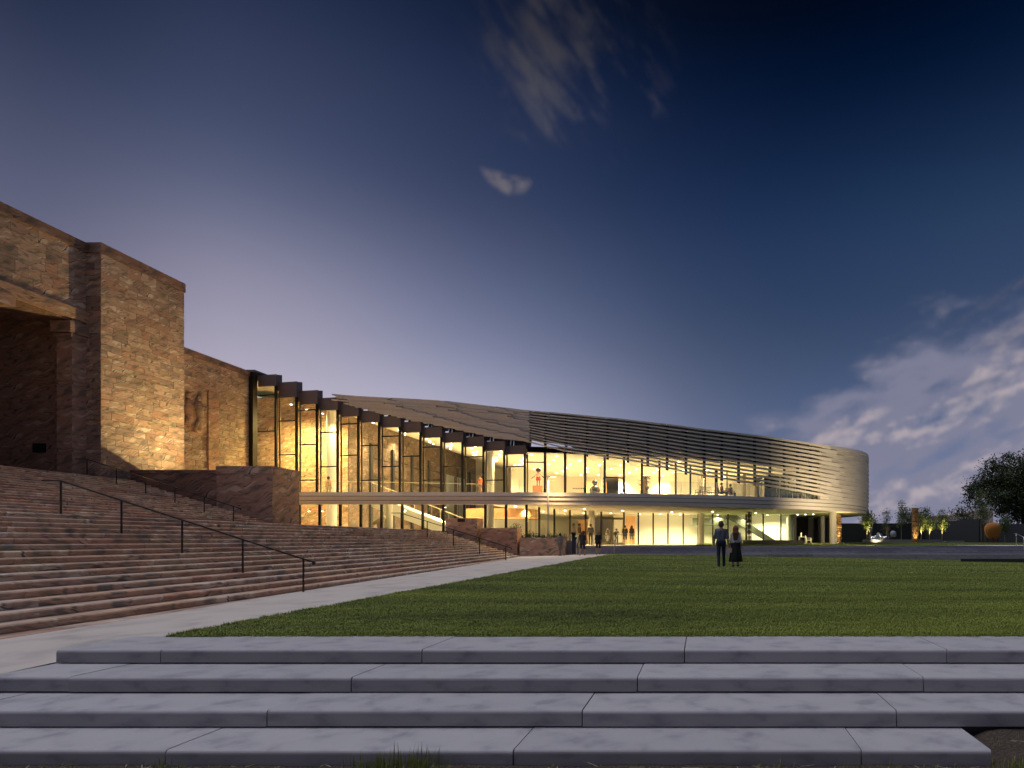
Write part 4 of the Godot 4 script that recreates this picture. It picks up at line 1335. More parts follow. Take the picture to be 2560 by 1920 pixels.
# ------------------------------------------------------------------ bodies: smooth union of tapered capsules, meshed by surface nets
func net(bones: Array, cell: float, k: float) -> ArrayMesh:
	var lo := Vector3.INF
	var hi := -Vector3.INF
	for b in bones:
		var r := maxf(b[2], b[3]) + cell * 2.0
		lo = lo.min(b[0] - Vector3.ONE * r).min(b[1] - Vector3.ONE * r)
		hi = hi.max(b[0] + Vector3.ONE * r).max(b[1] + Vector3.ONE * r)
	var n := Vector3i(((hi - lo) / cell).ceil()) + Vector3i.ONE
	var sx := 1
	var sy := n.x
	var sz := n.x * n.y
	var f := PackedFloat32Array()
	f.resize(sz * n.z)
	var bw := PackedFloat32Array()
	bw.resize(sz * n.z)
	var bi := PackedInt32Array()
	bi.resize(sz * n.z)
	for q in bones.size():
		var a: Vector3 = bones[q][0]
		var b: Vector3 = bones[q][1]
		var ra: float = bones[q][2]
		var rb: float = bones[q][3]
		var m := maxf(ra, rb) + 3.0 / k + cell
		var i0 := Vector3i(((a.min(b) - Vector3.ONE * m - lo) / cell).floor()).clamp(Vector3i.ZERO, n - Vector3i.ONE)
		var i1 := Vector3i(((a.max(b) + Vector3.ONE * m - lo) / cell).ceil()).clamp(Vector3i.ZERO, n - Vector3i.ONE)
		var ab := b - a
		var l2 := maxf(ab.length_squared(), 1e-8)
		for z in range(i0.z, i1.z + 1):
			for y in range(i0.y, i1.y + 1):
				for x in range(i0.x, i1.x + 1):
					var p := lo + Vector3(x, y, z) * cell
					var h := clampf((p - a).dot(ab) / l2, 0.0, 1.0)
					var d := p.distance_to(a + ab * h) - lerpf(ra, rb, h)
					var w := exp(clampf(-k * d, -30.0, 30.0))
					var id := x + y * sy + z * sz
					f[id] += w
					if w > bw[id]:
						bw[id] = w
						bi[id] = q
	var vert := PackedVector3Array()
	var col := PackedColorArray()
	var at_cell := PackedInt32Array()
	at_cell.resize(sz * n.z)
	at_cell.fill(-1)
	var corner := [0, sx, sy, sx + sy, sz, sz + sx, sz + sy, sz + sx + sy]
	var cpos := [Vector3(0, 0, 0), Vector3(1, 0, 0), Vector3(0, 1, 0), Vector3(1, 1, 0), Vector3(0, 0, 1), Vector3(1, 0, 1), Vector3(0, 1, 1), Vector3(1, 1, 1)]
	var edges := [[0, 1], [2, 3], [4, 5], [6, 7], [0, 2], [1, 3], [4, 6], [5, 7], [0, 4], [1, 5], [2, 6], [3, 7]]
	for z in n.z - 1:
		for y in n.y - 1:
			for x in n.x - 1:
				var id := x + y * sy + z * sz
				var mask := 0
				for c in 8:
					if f[id + corner[c]] > 1.0: mask |= 1 << c
				if mask == 0 or mask == 255: continue
				var s := Vector3.ZERO
				var cnt := 0
				for e in edges:
					if ((mask >> e[0]) & 1) != ((mask >> e[1]) & 1):
						var d0 := log(maxf(f[id + corner[e[0]]], 1e-12))
						var d1 := log(maxf(f[id + corner[e[1]]], 1e-12))
						s += (cpos[e[0]] as Vector3).lerp(cpos[e[1]], clampf(d0 / (d0 - d1), 0.0, 1.0))
						cnt += 1
				var best := 0
				var top := -1.0
				for c in 8:
					if bw[id + corner[c]] > top:
						top = bw[id + corner[c]]
						best = bi[id + corner[c]]
				at_cell[id] = vert.size()
				vert.append(lo + (Vector3(x, y, z) + s / cnt) * cell)
				col.append(bones[best][4])
	var idx := PackedInt32Array()
	for z in range(1, n.z - 1):
		for y in range(1, n.y - 1):
			for x in range(1, n.x - 1):
				var id := x + y * sy + z * sz
				var inside := f[id] > 1.0
				for ax in 3:
					var st_: int = [sx, sy, sz][ax]
					if inside == (f[id + st_] > 1.0): continue
					var u: int = [sy, sz, sx][ax]
					var w: int = [sz, sx, sy][ax]
					var q := [at_cell[id], at_cell[id - u], at_cell[id - u - w], at_cell[id - w]]
					if q.min() < 0: continue
					if inside: idx.append_array(PackedInt32Array([q[0], q[2], q[1], q[0], q[3], q[2]]))
					else: idx.append_array(PackedInt32Array([q[0], q[1], q[2], q[0], q[2], q[3]]))
	var nor := PackedVector3Array()
	nor.resize(vert.size())
	for i in range(0, idx.size(), 3):
		var fn := (vert[idx[i + 2]] - vert[idx[i]]).cross(vert[idx[i + 1]] - vert[idx[i]])
		for j in 3: nor[idx[i + j]] += fn
	for i in nor.size(): nor[i] = nor[i].normalized()
	var arr := []
	arr.resize(Mesh.ARRAY_MAX)
	arr[Mesh.ARRAY_VERTEX] = vert
	arr[Mesh.ARRAY_NORMAL] = nor
	arr[Mesh.ARRAY_COLOR] = col
	arr[Mesh.ARRAY_INDEX] = idx
	var mesh_ := ArrayMesh.new()
	mesh_.add_surface_from_arrays(Mesh.PRIMITIVE_TRIANGLES, arr)
	return mesh_

func hand(o: Array, w: Vector3, dir: Vector3, side: float, c: Color) -> void:
	var x := Vector3(0, 0, -1)
	x = (x - dir * x.dot(dir)).normalized()
	var knuckle := w + dir * 0.085
	o.append([w, knuckle, 0.026, 0.03, c])
	for i in 4:
		var base := knuckle + x * (0.027 - i * 0.018)
		var l: float = [0.036, 0.041, 0.038, 0.029][i]
		var d2 := (dir + Vector3(-side * 0.35, 0, 0)).normalized()
		o.append([base - dir * 0.02, base + d2 * l, 0.0095, 0.0085, c])
		o.append([base + d2 * l, base + d2 * l + (dir + Vector3(-side * 0.9, 0, 0)).normalized() * l * 0.75, 0.0085, 0.0075, c])
	var th := w + dir * 0.03 + x * 0.028
	o.append([th, th + (dir * 0.7 + x * 0.7).normalized() * 0.04, 0.011, 0.0095, c])
	o.append([th + (dir * 0.7 + x * 0.7).normalized() * 0.04, th + (dir * 0.7 + x * 0.7).normalized() * 0.04 + dir * 0.028, 0.0095, 0.008, c])

# look: top, low, skin, hair, shoe colours; long (hair), bare (legs), stride, lean, reach, seated, woman
func person(label: String, where: Vector3, turn: float, h: float, look: Dictionary, cell := 0.026) -> Node3D:
	var t := thing("person", label, "person", where, turn)
	var s := h / 1.76
	var skin: Color = look.get("skin", Color(0.42, 0.26, 0.19))
	var top: Color = look.top
	var low: Color = look.low
	var shoe: Color = look.get("shoe", Color(0.02, 0.02, 0.02))
	var hair: Color = look.get("hair", Color(0.03, 0.018, 0.012))
	var woman: bool = look.get("woman", false)
	var seated: bool = look.get("seated", false)
	var stride: float = look.get("stride", 0.12)
	var reach: float = look.get("reach", 0.0)
	var w := 0.88 if woman else 1.0
	var hip := 0.95
	var lean: float = look.get("lean", 0.0)
	var up := 0.0
	if seated:
		up = -0.47
		hip = 0.95
	var b := []
	var z1 := -lean
	b.append([Vector3(-0.075, hip + 0.0 + up, 0), Vector3(0.075, hip + up, 0), 0.125 * (1.06 if woman else 1.0), 0.125 * (1.06 if woman else 1.0), low])
	b.append([Vector3(-0.06 * w, hip + 0.14 + up, 0), Vector3(-0.10 * w, 1.36 + up, z1), 0.115 * w, 0.112 * w, top])
	b.append([Vector3(0.06 * w, hip + 0.14 + up, 0), Vector3(0.10 * w, 1.36 + up, z1), 0.115 * w, 0.112 * w, top])
	b.append([Vector3(-0.175 * w, 1.43 + up, z1), Vector3(0.175 * w, 1.43 + up, z1), 0.058, 0.058, top])
	b.append([Vector3(0, 1.44 + up, z1 + 0.01), Vector3(0, 1.56 + up, z1 - 0.02), 0.055 * w, 0.05 * w, skin])
	b.append([Vector3(0, 1.60 + up, z1 - 0.03), Vector3(0, 1.675 + up, z1 - 0.012), 0.075, 0.093, skin])
	b.append([Vector3(0, 1.60 + up, z1 - 0.115), Vector3(0, 1.635 + up, z1 - 0.105), 0.014, 0.01, skin])
	for e in [-1.0, 1.0]:
		b.append([Vector3(e * 0.086, 1.615 + up, z1 - 0.01), Vector3(e * 0.088, 1.645 + up, z1), 0.014, 0.017, skin])
	var hands := []
	for e in [-1.0, 1.0]:
		var sh := Vector3(e * 0.19 * w, 1.42 + up, z1)
		var el := Vector3(e * (0.25 * w + 0.0), 1.14 + up, z1 + 0.05 * e * signf(stride + 0.001))
		var wr := Vector3(e * (0.27 * w + 0.01), 0.90 + up, z1 - 0.06 + 0.06 * e)
		if reach > 0.0 and e > 0.0:
			el = Vector3(0.30, 1.30 + up, z1 - 0.16); wr = Vector3(0.30 + reach * 0.2, 1.36 + up, z1 - 0.42)
		if seated:
			wr = Vector3(e * 0.16, 1.06 + up, -0.28)
		b.append([sh, el, 0.056 * w, 0.046 * w, top])
		b.append([sh.lerp(el, 0.75), el, 0.044 * w, 0.042 * w, skin if look.get("short", true) else top])
		b.append([el, wr, 0.042 * w, 0.03 * w, skin if look.get("short", true) else top])
		if cell > 0.02:
			b.append([wr, wr + (wr - el).normalized() * 0.13, 0.034, 0.026, skin])
		else:
			hand(hands, wr, (wr - el).normalized(), e, skin)
			b.append([wr, wr + (wr - el).normalized() * 0.05, 0.03, 0.026, skin])
		var hj := Vector3(e * 0.095, hip - 0.02 + up, 0)
		var kn := Vector3(e * 0.105, 0.50, -stride * e * 0.5 - 0.03)
		var an := Vector3(e * 0.105, 0.085, -stride * e + 0.04)
		if seated:
			kn = Vector3(e * 0.12, 0.50, -0.46); an = Vector3(e * 0.12, 0.09, -0.42)
		b.append([hj, kn, 0.092, 0.062, low])
		var bare: bool = look.get("bare", false)
		if bare: b.append([hj.lerp(kn, 0.7), kn, 0.066, 0.06, skin])
		b.append([kn, an, 0.062, 0.042 if bare else 0.052, skin if bare else low])
		b.append([an + Vector3(0, -0.04, 0.03), an + Vector3(0, -0.05, -0.15), 0.042, 0.033, shoe])
	for q in b:
		q[0] *= s; q[1] *= s; q[2] *= s; q[3] *= s
	var body := net(b, cell, 55.0)
	part("body", body, M.cloth, t)
	if hands.size():
		for q in hands:
			q[0] *= s; q[1] *= s; q[2] *= s; q[3] *= s
		for g in 2:
			part("hand", net(hands.slice(g * hands.size() / 2, (g + 1) * hands.size() / 2), 0.0055, 300.0), M.cloth, t)
	var hb := []
	var hc := Vector3(0, 1.68 + up, z1 + 0.012)
	hb.append([hc + Vector3(0, -0.01, 0.0), hc + Vector3(0, 0.018, -0.02), 0.103, 0.098, hair])
	hb.append([hc + Vector3(0, -0.05, 0.035), hc, 0.075, 0.09, hair])
	if look.get("long", false):
		for e in [-0.05, 0.0, 0.05]:
			hb.append([hc + Vector3(e * 1.2, -0.02, 0.05), hc + Vector3(e * 1.5, -0.22, 0.105), 0.065, 0.06, hair])
			hb.append([hc + Vector3(e * 1.5, -0.22, 0.105), hc + Vector3(e * 1.25, -0.50, 0.115), 0.058, 0.028, hair])
	for q in hb:
		q[0] *= s; q[1] *= s; q[2] *= s; q[3] *= s
	part("hair", net(hb, cell * 0.8, 70.0), M.cloth, t)
	if look.has("skirt"):
		var st := MB.new()
		st.col = look.skirt
		var rings := []
		var spec := [[1.08, 0.125, 0.105], [1.0, 0.155, 0.13], [0.85, 0.205, 0.175], [0.55, 0.25, 0.23], [0.24, 0.30, 0.29], [0.22, 0.295, 0.285]]
		for g in spec.size():
			var ring := []
			for k in 36:
				var a := TAU * k / 36
				var fold := 1.0 + 0.05 * sin(a * 9.0 + g * 0.3) * smoothstep(0.0, 3.0, g)
				ring.append(Vector3(cos(a) * spec[g][1] * fold, spec[g][0], sin(a) * spec[g][2] * fold) * s)
			rings.append(ring)
		for g in spec.size() - 1:
			for k in 36:
				var m := (k + 1) % 36
				st.quad(rings[g][m], rings[g][k], rings[g + 1][k], rings[g + 1][m])
		part("skirt", st.mesh(true), M.cloth, t)
	return t

# ------------------------------------------------------------------ plants
func leaf_clumps(st: MB, centre: Vector3, size: Vector3, clumps: int, per: int, leaf: float, cols: Array, hole: float) -> void:
	var nn := noise(rng.randi() % 9999, 0.9 / maxf(size.x, size.y), 3)
	var made := 0
	var tries := 0
	while made < clumps and tries < clumps * 12:
		tries += 1
		var u := Vector3(rng.randfn(), rng.randfn(), rng.randfn()).normalized() * pow(rng.randf(), 0.42)
		var c := Vector3(u.x * size.x, u.y * size.y, u.z * size.z)
		if nn.get_noise_3d(c.x, c.y, c.z) * 0.9 + 0.35 * (1.0 - u.length()) < hole - 0.35 * rng.randf(): continue
		if u.length() > 0.75 + 0.5 * nn.get_noise_3d(c.x * 1.7 + 50.0, c.y * 1.7, c.z * 1.7) + 0.2: continue
		made += 1
		var base: Color = cols[rng.randi() % cols.size()]
		var r := leaf * rng.randf_range(1.6, 3.4)
		for i in per:
			var p := centre + c + Vector3(rng.randfn(), rng.randfn() * 0.8, rng.randfn()) * r * 0.6
			var n := Vector3(rng.randfn(), rng.randfn() + 0.8, rng.randfn()).normalized()
			var x := n.cross(Vector3(rng.randfn(), rng.randfn(), rng.randfn())).normalized()
			var y := n.cross(x)
			var l := leaf * rng.randf_range(0.6, 1.25)
			var g := rng.randf_range(0.75, 1.3)
			st.col = Color(base.r * g, base.g * g, base.b * g)
			var tipp := p + x * l
			var bend := n * l * 0.15
			st.tri(p - x * l * 0.2, p + x * l * 0.4 + y * l * 0.32 - bend, tipp)
			st.tri(p - x * l * 0.2, tipp, p + x * l * 0.4 - y * l * 0.32 - bend)

func tree(label: String, where: Vector3, height: float, clear: float, crown: Vector3, clumps: int, per: int, leaf: float, cols: Array, bark: Material, r0: float, hole := -0.1, group := "") -> Node3D:
	var t := thing("tree", label, "tree", where, 0.0, group)
	var st := MB.new()
	var pts := []
	var rad := []
	for i in 7:
		var f := i / 6.0
		pts.append(Vector3(rng.randfn() * 0.02 * height * f, height * 0.9 * f, rng.randfn() * 0.02 * height * f))
		rad.append(r0 * (1.0 - 0.85 * f) + 0.004)
	st.tube(pts, rad, 9)
	part("trunk", st.mesh(true), bark, t)
	st = MB.new()
	var cc := Vector3(0, clear + crown.y, 0)
	for i in int(8 + clumps / 40.0):
		var f := rng.randf_range(0.3, 0.8)
		var a := rng.randf() * TAU
		var s := Vector3(0, height * 0.9 * f, 0)
		if s.y < clear * 0.9: s.y = clear
		var e := cc + Vector3(cos(a) * crown.x * 0.8, rng.randf_range(-0.3, 0.75) * crown.y, sin(a) * crown.z * 0.8)
		st.tube([s, s.lerp(e, 0.5) + Vector3(0, 0.06 * height, 0), e], [r0 * 0.36, r0 * 0.2, r0 * 0.06], 5)
	part("limbs", st.mesh(true), bark, t)
	st = MB.new()
	leaf_clumps(st, cc, crown, clumps, per, leaf, cols, hole)
	part("crown", st.mesh(), M.leaf, t)
	return t

func shrub(label: String, where: Vector3, size: Vector3, clumps: int, cols: Array, leaf := 0.09) -> void:
	var t := thing("shrub", label, "shrub", where, 0.0)
	var st := MB.new()
	leaf_clumps(st, Vector3(0, size.y, 0), size, clumps, 16, leaf, cols, -0.4)
	part("foliage", st.mesh(), M.leaf, t)
	st = MB.new()
	for i in 5:
		st.tube([Vector3(0, -0.1, 0), Vector3(rng.randfn() * size.x * 0.4, size.y * 1.3, rng.randfn() * size.z * 0.4)], [0.015, 0.006], 5)
	part("stem", st.mesh(), M.bark, t)

func tuft(blades: int, h: float, spread: float, wide: float) -> ArrayMesh:
	var st := MB.new()
	for i in blades:
		var a := rng.randf() * TAU
		var dir := Vector3(cos(a), 0, sin(a))
		var side := Vector3(-sin(a), 0, cos(a)) * wide * rng.randf_range(0.7, 1.2)
		var b := Vector3(rng.randfn(), 0, rng.randfn()) * spread
		var hh := h * rng.randf_range(0.55, 1.15)
		var lean := rng.randf_range(0.1, 0.75)
		var m := b + Vector3(0, hh * 0.62, 0) + dir * hh * lean * 0.35
		var e := b + Vector3(0, hh * (1.0 - 0.25 * lean), 0) + dir * hh * lean
		var g := rng.randf_range(0.75, 1.25)
		st.col = Color(0.225 * g, 0.275 * g, 0.042 * g) if rng.randf() > 0.06 else Color(0.24, 0.22, 0.09)
		st.tri(b - side, m - side * 0.8, m + side * 0.8)
		st.tri(b - side, m + side * 0.8, b + side)
		st.tri(m - side * 0.8, e, m + side * 0.8)
	return st.mesh()

func scatter(called: String, mesh_: ArrayMesh, spots: Array, m: Material) -> void:
	var mm := MultiMesh.new()
	mm.transform_format = MultiMesh.TRANSFORM_3D
	mm.use_colors = true
	mm.mesh = mesh_
	mm.instance_count = spots.size()
	for i in spots.size():
		mm.set_instance_transform(i, spots[i][0])
		mm.set_instance_color(i, spots[i][1])
	var o := MultiMeshInstance3D.new()
	o.name = numbered(called)
	o.multimesh = mm
	o.material_override = m
	o.set_meta("kind", "stuff")
	add_child(o)

func build_lawn_grass() -> void:
	var n := noise(88, 0.16, 4)
	var n2 := noise(89, 0.9, 3)
	var zones := [[8.12, 10.5, 1000.0, 0.75, 0.042], [10.5, 15.0, 560.0, 0.9, 0.045], [15.0, 24.0, 200.0, 1.25, 0.046], [24.0, 38.0, 44.0, 2.1, 0.05], [38.0, 47.2, 22.0, 2.8, 0.045]]
	var mesh_ := tuft(9, 1.0, 0.30, 0.055)
	var spots := []
	for z in zones:
		var xmax: float = minf(0.49 * z[1] + 0.6, 27.0)
		var area: float = (xmax + 6.4) * (z[1] - z[0])
		for i in int(area * z[2]):
			var d := rng.randf_range(z[0], z[1])
			var x := rng.randf_range(-6.42, xmax)
			if x > 0.49 * d + 0.6: continue
			var far := 47.2
			if d > far: continue
			var edge := smoothstep(0.0, 0.12, d - 8.12) if d < 8.3 else 1.0
			var hgt: float = z[4] * rng.randf_range(0.7, 1.2) * (1.0 + 0.3 * n2.get_noise_2d(x * 2.0, d * 2.0)) * lerpf(0.6, 1.0, edge)
			if x < -6.3: hgt *= rng.randf_range(0.9, 1.5)
			var k: float = z[3] * 0.085
			var b := Basis(Vector3.UP, rng.randf() * TAU).scaled(Vector3(k, hgt, k))
			var v := n.get_noise_2d(x * 0.7, d * 2.6)
			var g := 0.95 + 0.55 * v + 0.25 * n2.get_noise_2d(x * 3.0, d * 3.0)
			spots.append([Transform3D(b, Vector3(x, lawn_y(x, d) - 0.003, -d)), Color(g * (1.0 + 0.1 * v), g, g * 0.95)])
	scatter("lawn_grass", mesh_, spots, M.grass_blade)
	# garden grass beyond the terrace steps
	spots = []
	for i in 14000:
		var d := rng.randf_range(50.3, 78.0)
		var x := rng.randf_range(-0.6, 34.0)
		if x > 19.5 and x < 30.0 and d < 58.2: continue
		spots.append([Transform3D(Basis(Vector3.UP, rng.randf() * TAU).scaled(Vector3(0.3, 0.06, 0.3)), Vector3(x, garden_y(d), -d)), Color(0.8, 0.85, 0.8)])
	scatter("garden_grass", mesh_, spots, M.grass_blade)
	# rough grass growing out of the bare earth below the steps
	spots = []
	var knots := [[-2.35, 4.95, 34, 0.17], [-2.1, 4.98, 30, 0.20], [-1.95, 4.9, 22, 0.13], [-3.9, 4.9, 26, 0.11], [-3.3, 4.8, 22, 0.12], [-4.6, 4.9, 16, 0.10], [-5.4, 4.8, 14, 0.12], [-0.6, 4.85, 14, 0.08], [0.4, 4.95, 14, 0.08], [0.62, 4.9, 12, 0.07], [1.2, 4.9, 16, 0.10], [1.6, 4.9, 16, 0.08], [2.3, 4.95, 30, 0.13], [2.5, 5.0, 22, 0.11], [2.9, 5.2, 18, 0.08], [2.9, 5.5, 14, 0.07], [-1.2, 4.75, 12, 0.06], [3.2, 5.6, 20, 0.08], [2.2, 4.7, 22, 0.09]]
	for q in knots:
		for i in q[2]:
			var x: float = q[0] + rng.randfn() * 0.10
			var d: float = minf(q[1] + rng.randfn() * 0.06, 5.15 if q[0] < 2.2 else 5.75)
			var hgt: float = q[3] * 1.25 * rng.randf_range(0.4, 1.25)
			spots.append([Transform3D(Basis(Vector3.UP, rng.randf() * TAU).scaled(Vector3(0.06, hgt, 0.06)), Vector3(x, -0.565 + (0.1 * smoothstep(4.9, 5.7, d) if x > 2.3 else 0.0), -d)), Color(0.8, 0.75, 0.8)])
	for i in 420:
		var x := rng.randf_range(-5.8, 3.6)
		var d := rng.randf_range(4.3, 5.16 if x < 2.25 else 5.7)
		spots.append([Transform3D(Basis(Vector3.UP, rng.randf() * TAU).scaled(Vector3(0.05, 0.05 * rng.randf_range(0.4, 1.2), 0.05)), Vector3(x, -0.57 + (0.1 * smoothstep(4.9, 5.7, d) if x > 2.3 else 0.0), -d)), Color(0.75, 0.7, 0.7)])
	scatter("rough_grass", tuft(5, 1.0, 0.3, 0.05), spots, M.grass_blade)
	# dry stalks
	var st := MB.new()
	for i in 260:
		var x := rng.randf_range(-5.8, 3.6)
		var d := rng.randf_range(4.4, 5.14 if x < 2.25 else 5.7)
		var y := -0.553 + (0.105 * smoothstep(4.9, 5.7, d) * smoothstep(2.15, 2.5, x))
		var a := rng.randf() * TAU
		var l := rng.randf_range(0.03, 0.13)
		st.bar(Vector3(x, y, -d), Vector3(x + cos(a) * l, y + rng.randf_range(-0.004, 0.02), -d + sin(a) * l), 0.004, 0.003)
	var o := part("dry_straw", st.mesh(), M.straw, self)
	o.set_meta("kind", "stuff")
	var spots2 := [[-2.22, 4.93, "brown fallen leaf in the grass tuft left of centre"], [-2.02, 4.86, "brown fallen leaf just right of the tall grass tuft"], [0.18, 4.9, "brown fallen leaf near the middle of the bare earth"], [0.47, 4.82, "larger brown fallen leaf right of the middle, on bare earth"], [1.02, 4.88, "orange brown fallen leaf left of the grey sprinkler cap"], [-2.9, 4.8, "small brown leaf lying among the weeds on the left"]]
	for q in spots2:
		st = MB.new()
		var l := 0.045
		st.tri(Vector3(-l, 0, 0), Vector3(0, 0.012, -l * 0.6), Vector3(l, 0.004, 0))
		st.tri(Vector3(-l, 0, 0), Vector3(l, 0.004, 0), Vector3(0, 0.018, l * 0.6))
		var f := part("fallen_leaf", st.mesh(), M.brown_leaf, self, Vector3(q[0], -0.535, -q[1]))
		f.rotation = Vector3(rng.randf_range(-0.5, 0.5), rng.randf() * TAU, rng.randf_range(-0.5, 0.5))
		tag(f, q[2], "leaf", "fallen leaves on the bare earth")
	var sp := thing("sprinkler", "round grey sprinkler cap set in the earth below the steps", "sprinkler", Vector3(0.42, -0.575, -4.95))
	st = MB.new()
	st.lathe([Vector2(0.034, 0), Vector2(0.034, 0.02), Vector2(0.03, 0.026), Vector2(0.018, 0.026)], 18)
	part("ring", st.mesh(), M.steel, sp)
	st = MB.new()
	st.lathe([Vector2(0.017, 0.0), Vector2(0.017, 0.022), Vector2(0.0, 0.024)], 14)
	part("cap", st.mesh(), M.charcoal, sp)

# ------------------------------------------------------------------ lamps
func uplight(label: String, where: Vector3, aim: Vector3, energy: float, angle: float, col := Color(1.0, 0.88, 0.58)) -> void:
	var t := thing("ground_spotlight", label, "spotlight", where, 0.0, "small spotlights in the sculpture garden")
	var st := MB.new()
	st.lathe([Vector2(0.07, -0.05), Vector2(0.07, 0.10), Vector2(0.055, 0.11)], 12)
	part("housing", st.mesh(), M.black_metal, t)
	st = MB.new()
	st.lathe([Vector2(0.054, 0.105), Vector2(0.0, 0.115)], 12)
	part("lens_light", st.mesh(), M.lamp_warm, t)
	var l := SpotLight3D.new()
	l.name = "beam"
	l.light_color = col
	l.light_energy = energy
	l.spot_angle = angle
	l.spot_angle_attenuation = 1.0
	l.spot_range = 30.0
	l.spot_attenuation = 2.0
	l.light_size = 0.05
	l.shadow_enabled = true
	t.add_child(l)
	l.position = Vector3(0, 0.16, 0)
	l.look_at_from_position(where + Vector3(0, 0.16, 0), aim, Vector3(0.01, 0.02, 1))

func build_lamps() -> void:
	# floodlight in the bed behind the marble parapet
	var f := thing("floodlight", "floodlight standing in the bed behind the marble parapet, aimed at the old building", "floodlight", Vector3(-26.1, 3.4, -39.6))
	var st := MB.new()
	st.box(Vector3(0, 0.05, 0), Vector3(0.3, 0.1, 0.3))
	st.box(Vector3(0, 0.14, 0), Vector3(0.08, 0.1, 0.08))
	part("base", st.mesh(), M.black_metal, f)
	st = MB.new()
	st.lathe([Vector2(0.0, 0.18), Vector2(0.1, 0.22), Vector2(0.12, 0.28), Vector2(0.08, 0.36), Vector2(0.0, 0.38)], 12)
	part("bulb", st.mesh(true), M.lamp_warm, f)
	var o := OmniLight3D.new()
	o.name = "flood_beam"
	o.light_color = Color(1.0, 0.89, 0.62)
	o.light_energy = FLOOD
	o.light_size = 0.06
	o.omni_range = 60.0
	o.omni_attenuation = 2.0
	o.shadow_enabled = true
	o.position = Vector3(0, 0.28, 0)
	f.add_child(o)
	var fl := SpotLight3D.new()
	fl.name = "flood_spot"
	fl.light_color = Color(1.0, 0.89, 0.62)
	fl.light_energy = 56.0
	fl.light_size = 0.06
	fl.spot_angle = 48.0
	fl.spot_angle_attenuation = 1.0
	fl.spot_range = 60.0
	fl.spot_attenuation = 2.0
	fl.shadow_enabled = true
	f.add_child(fl)
	fl.look_at_from_position(f.position + Vector3(0, 0.30, 0), Vector3(-31.0, 11.5, -36.5))
	# street lamp at the end of the path
	var p := at(1370, 0, 48.3)
	var s := thing("street_lamp", "slim grey lamp post with a lit arm at the end of the path", "street lamp", Vector3(p.x, -0.05, p.z))
	st = MB.new()
	st.tube([Vector3(0, 0, 0), Vector3(0, 5.7, 0)], [0.075, 0.055], 12)
	part("pole", st.mesh(true), M.steel_grey, s)
	st = MB.new()
	st.box(Vector3(0.26, 5.7, 0), Vector3(0.62, 0.07, 0.16))
	part("arm", st.mesh(), M.steel_grey, s)
	st = MB.new()
	st.box(Vector3(0.36, 5.655, 0), Vector3(0.36, 0.02, 0.13))
	part("lamp_lens", st.mesh(), M.lamp_warm, s)
	var l := SpotLight3D.new()
	l.name = "lamp_beam"
	l.light_color = Color(1.0, 0.85, 0.6)
	l.light_energy = 14.0
	l.spot_angle = 75.0
	l.spot_range = 30.0
	l.spot_attenuation = 2.0
	l.light_size = 0.12
	l.shadow_enabled = true
	l.position = Vector3(0.36, 5.6, 0)
	l.rotation.x = -PI / 2
	s.add_child(l)

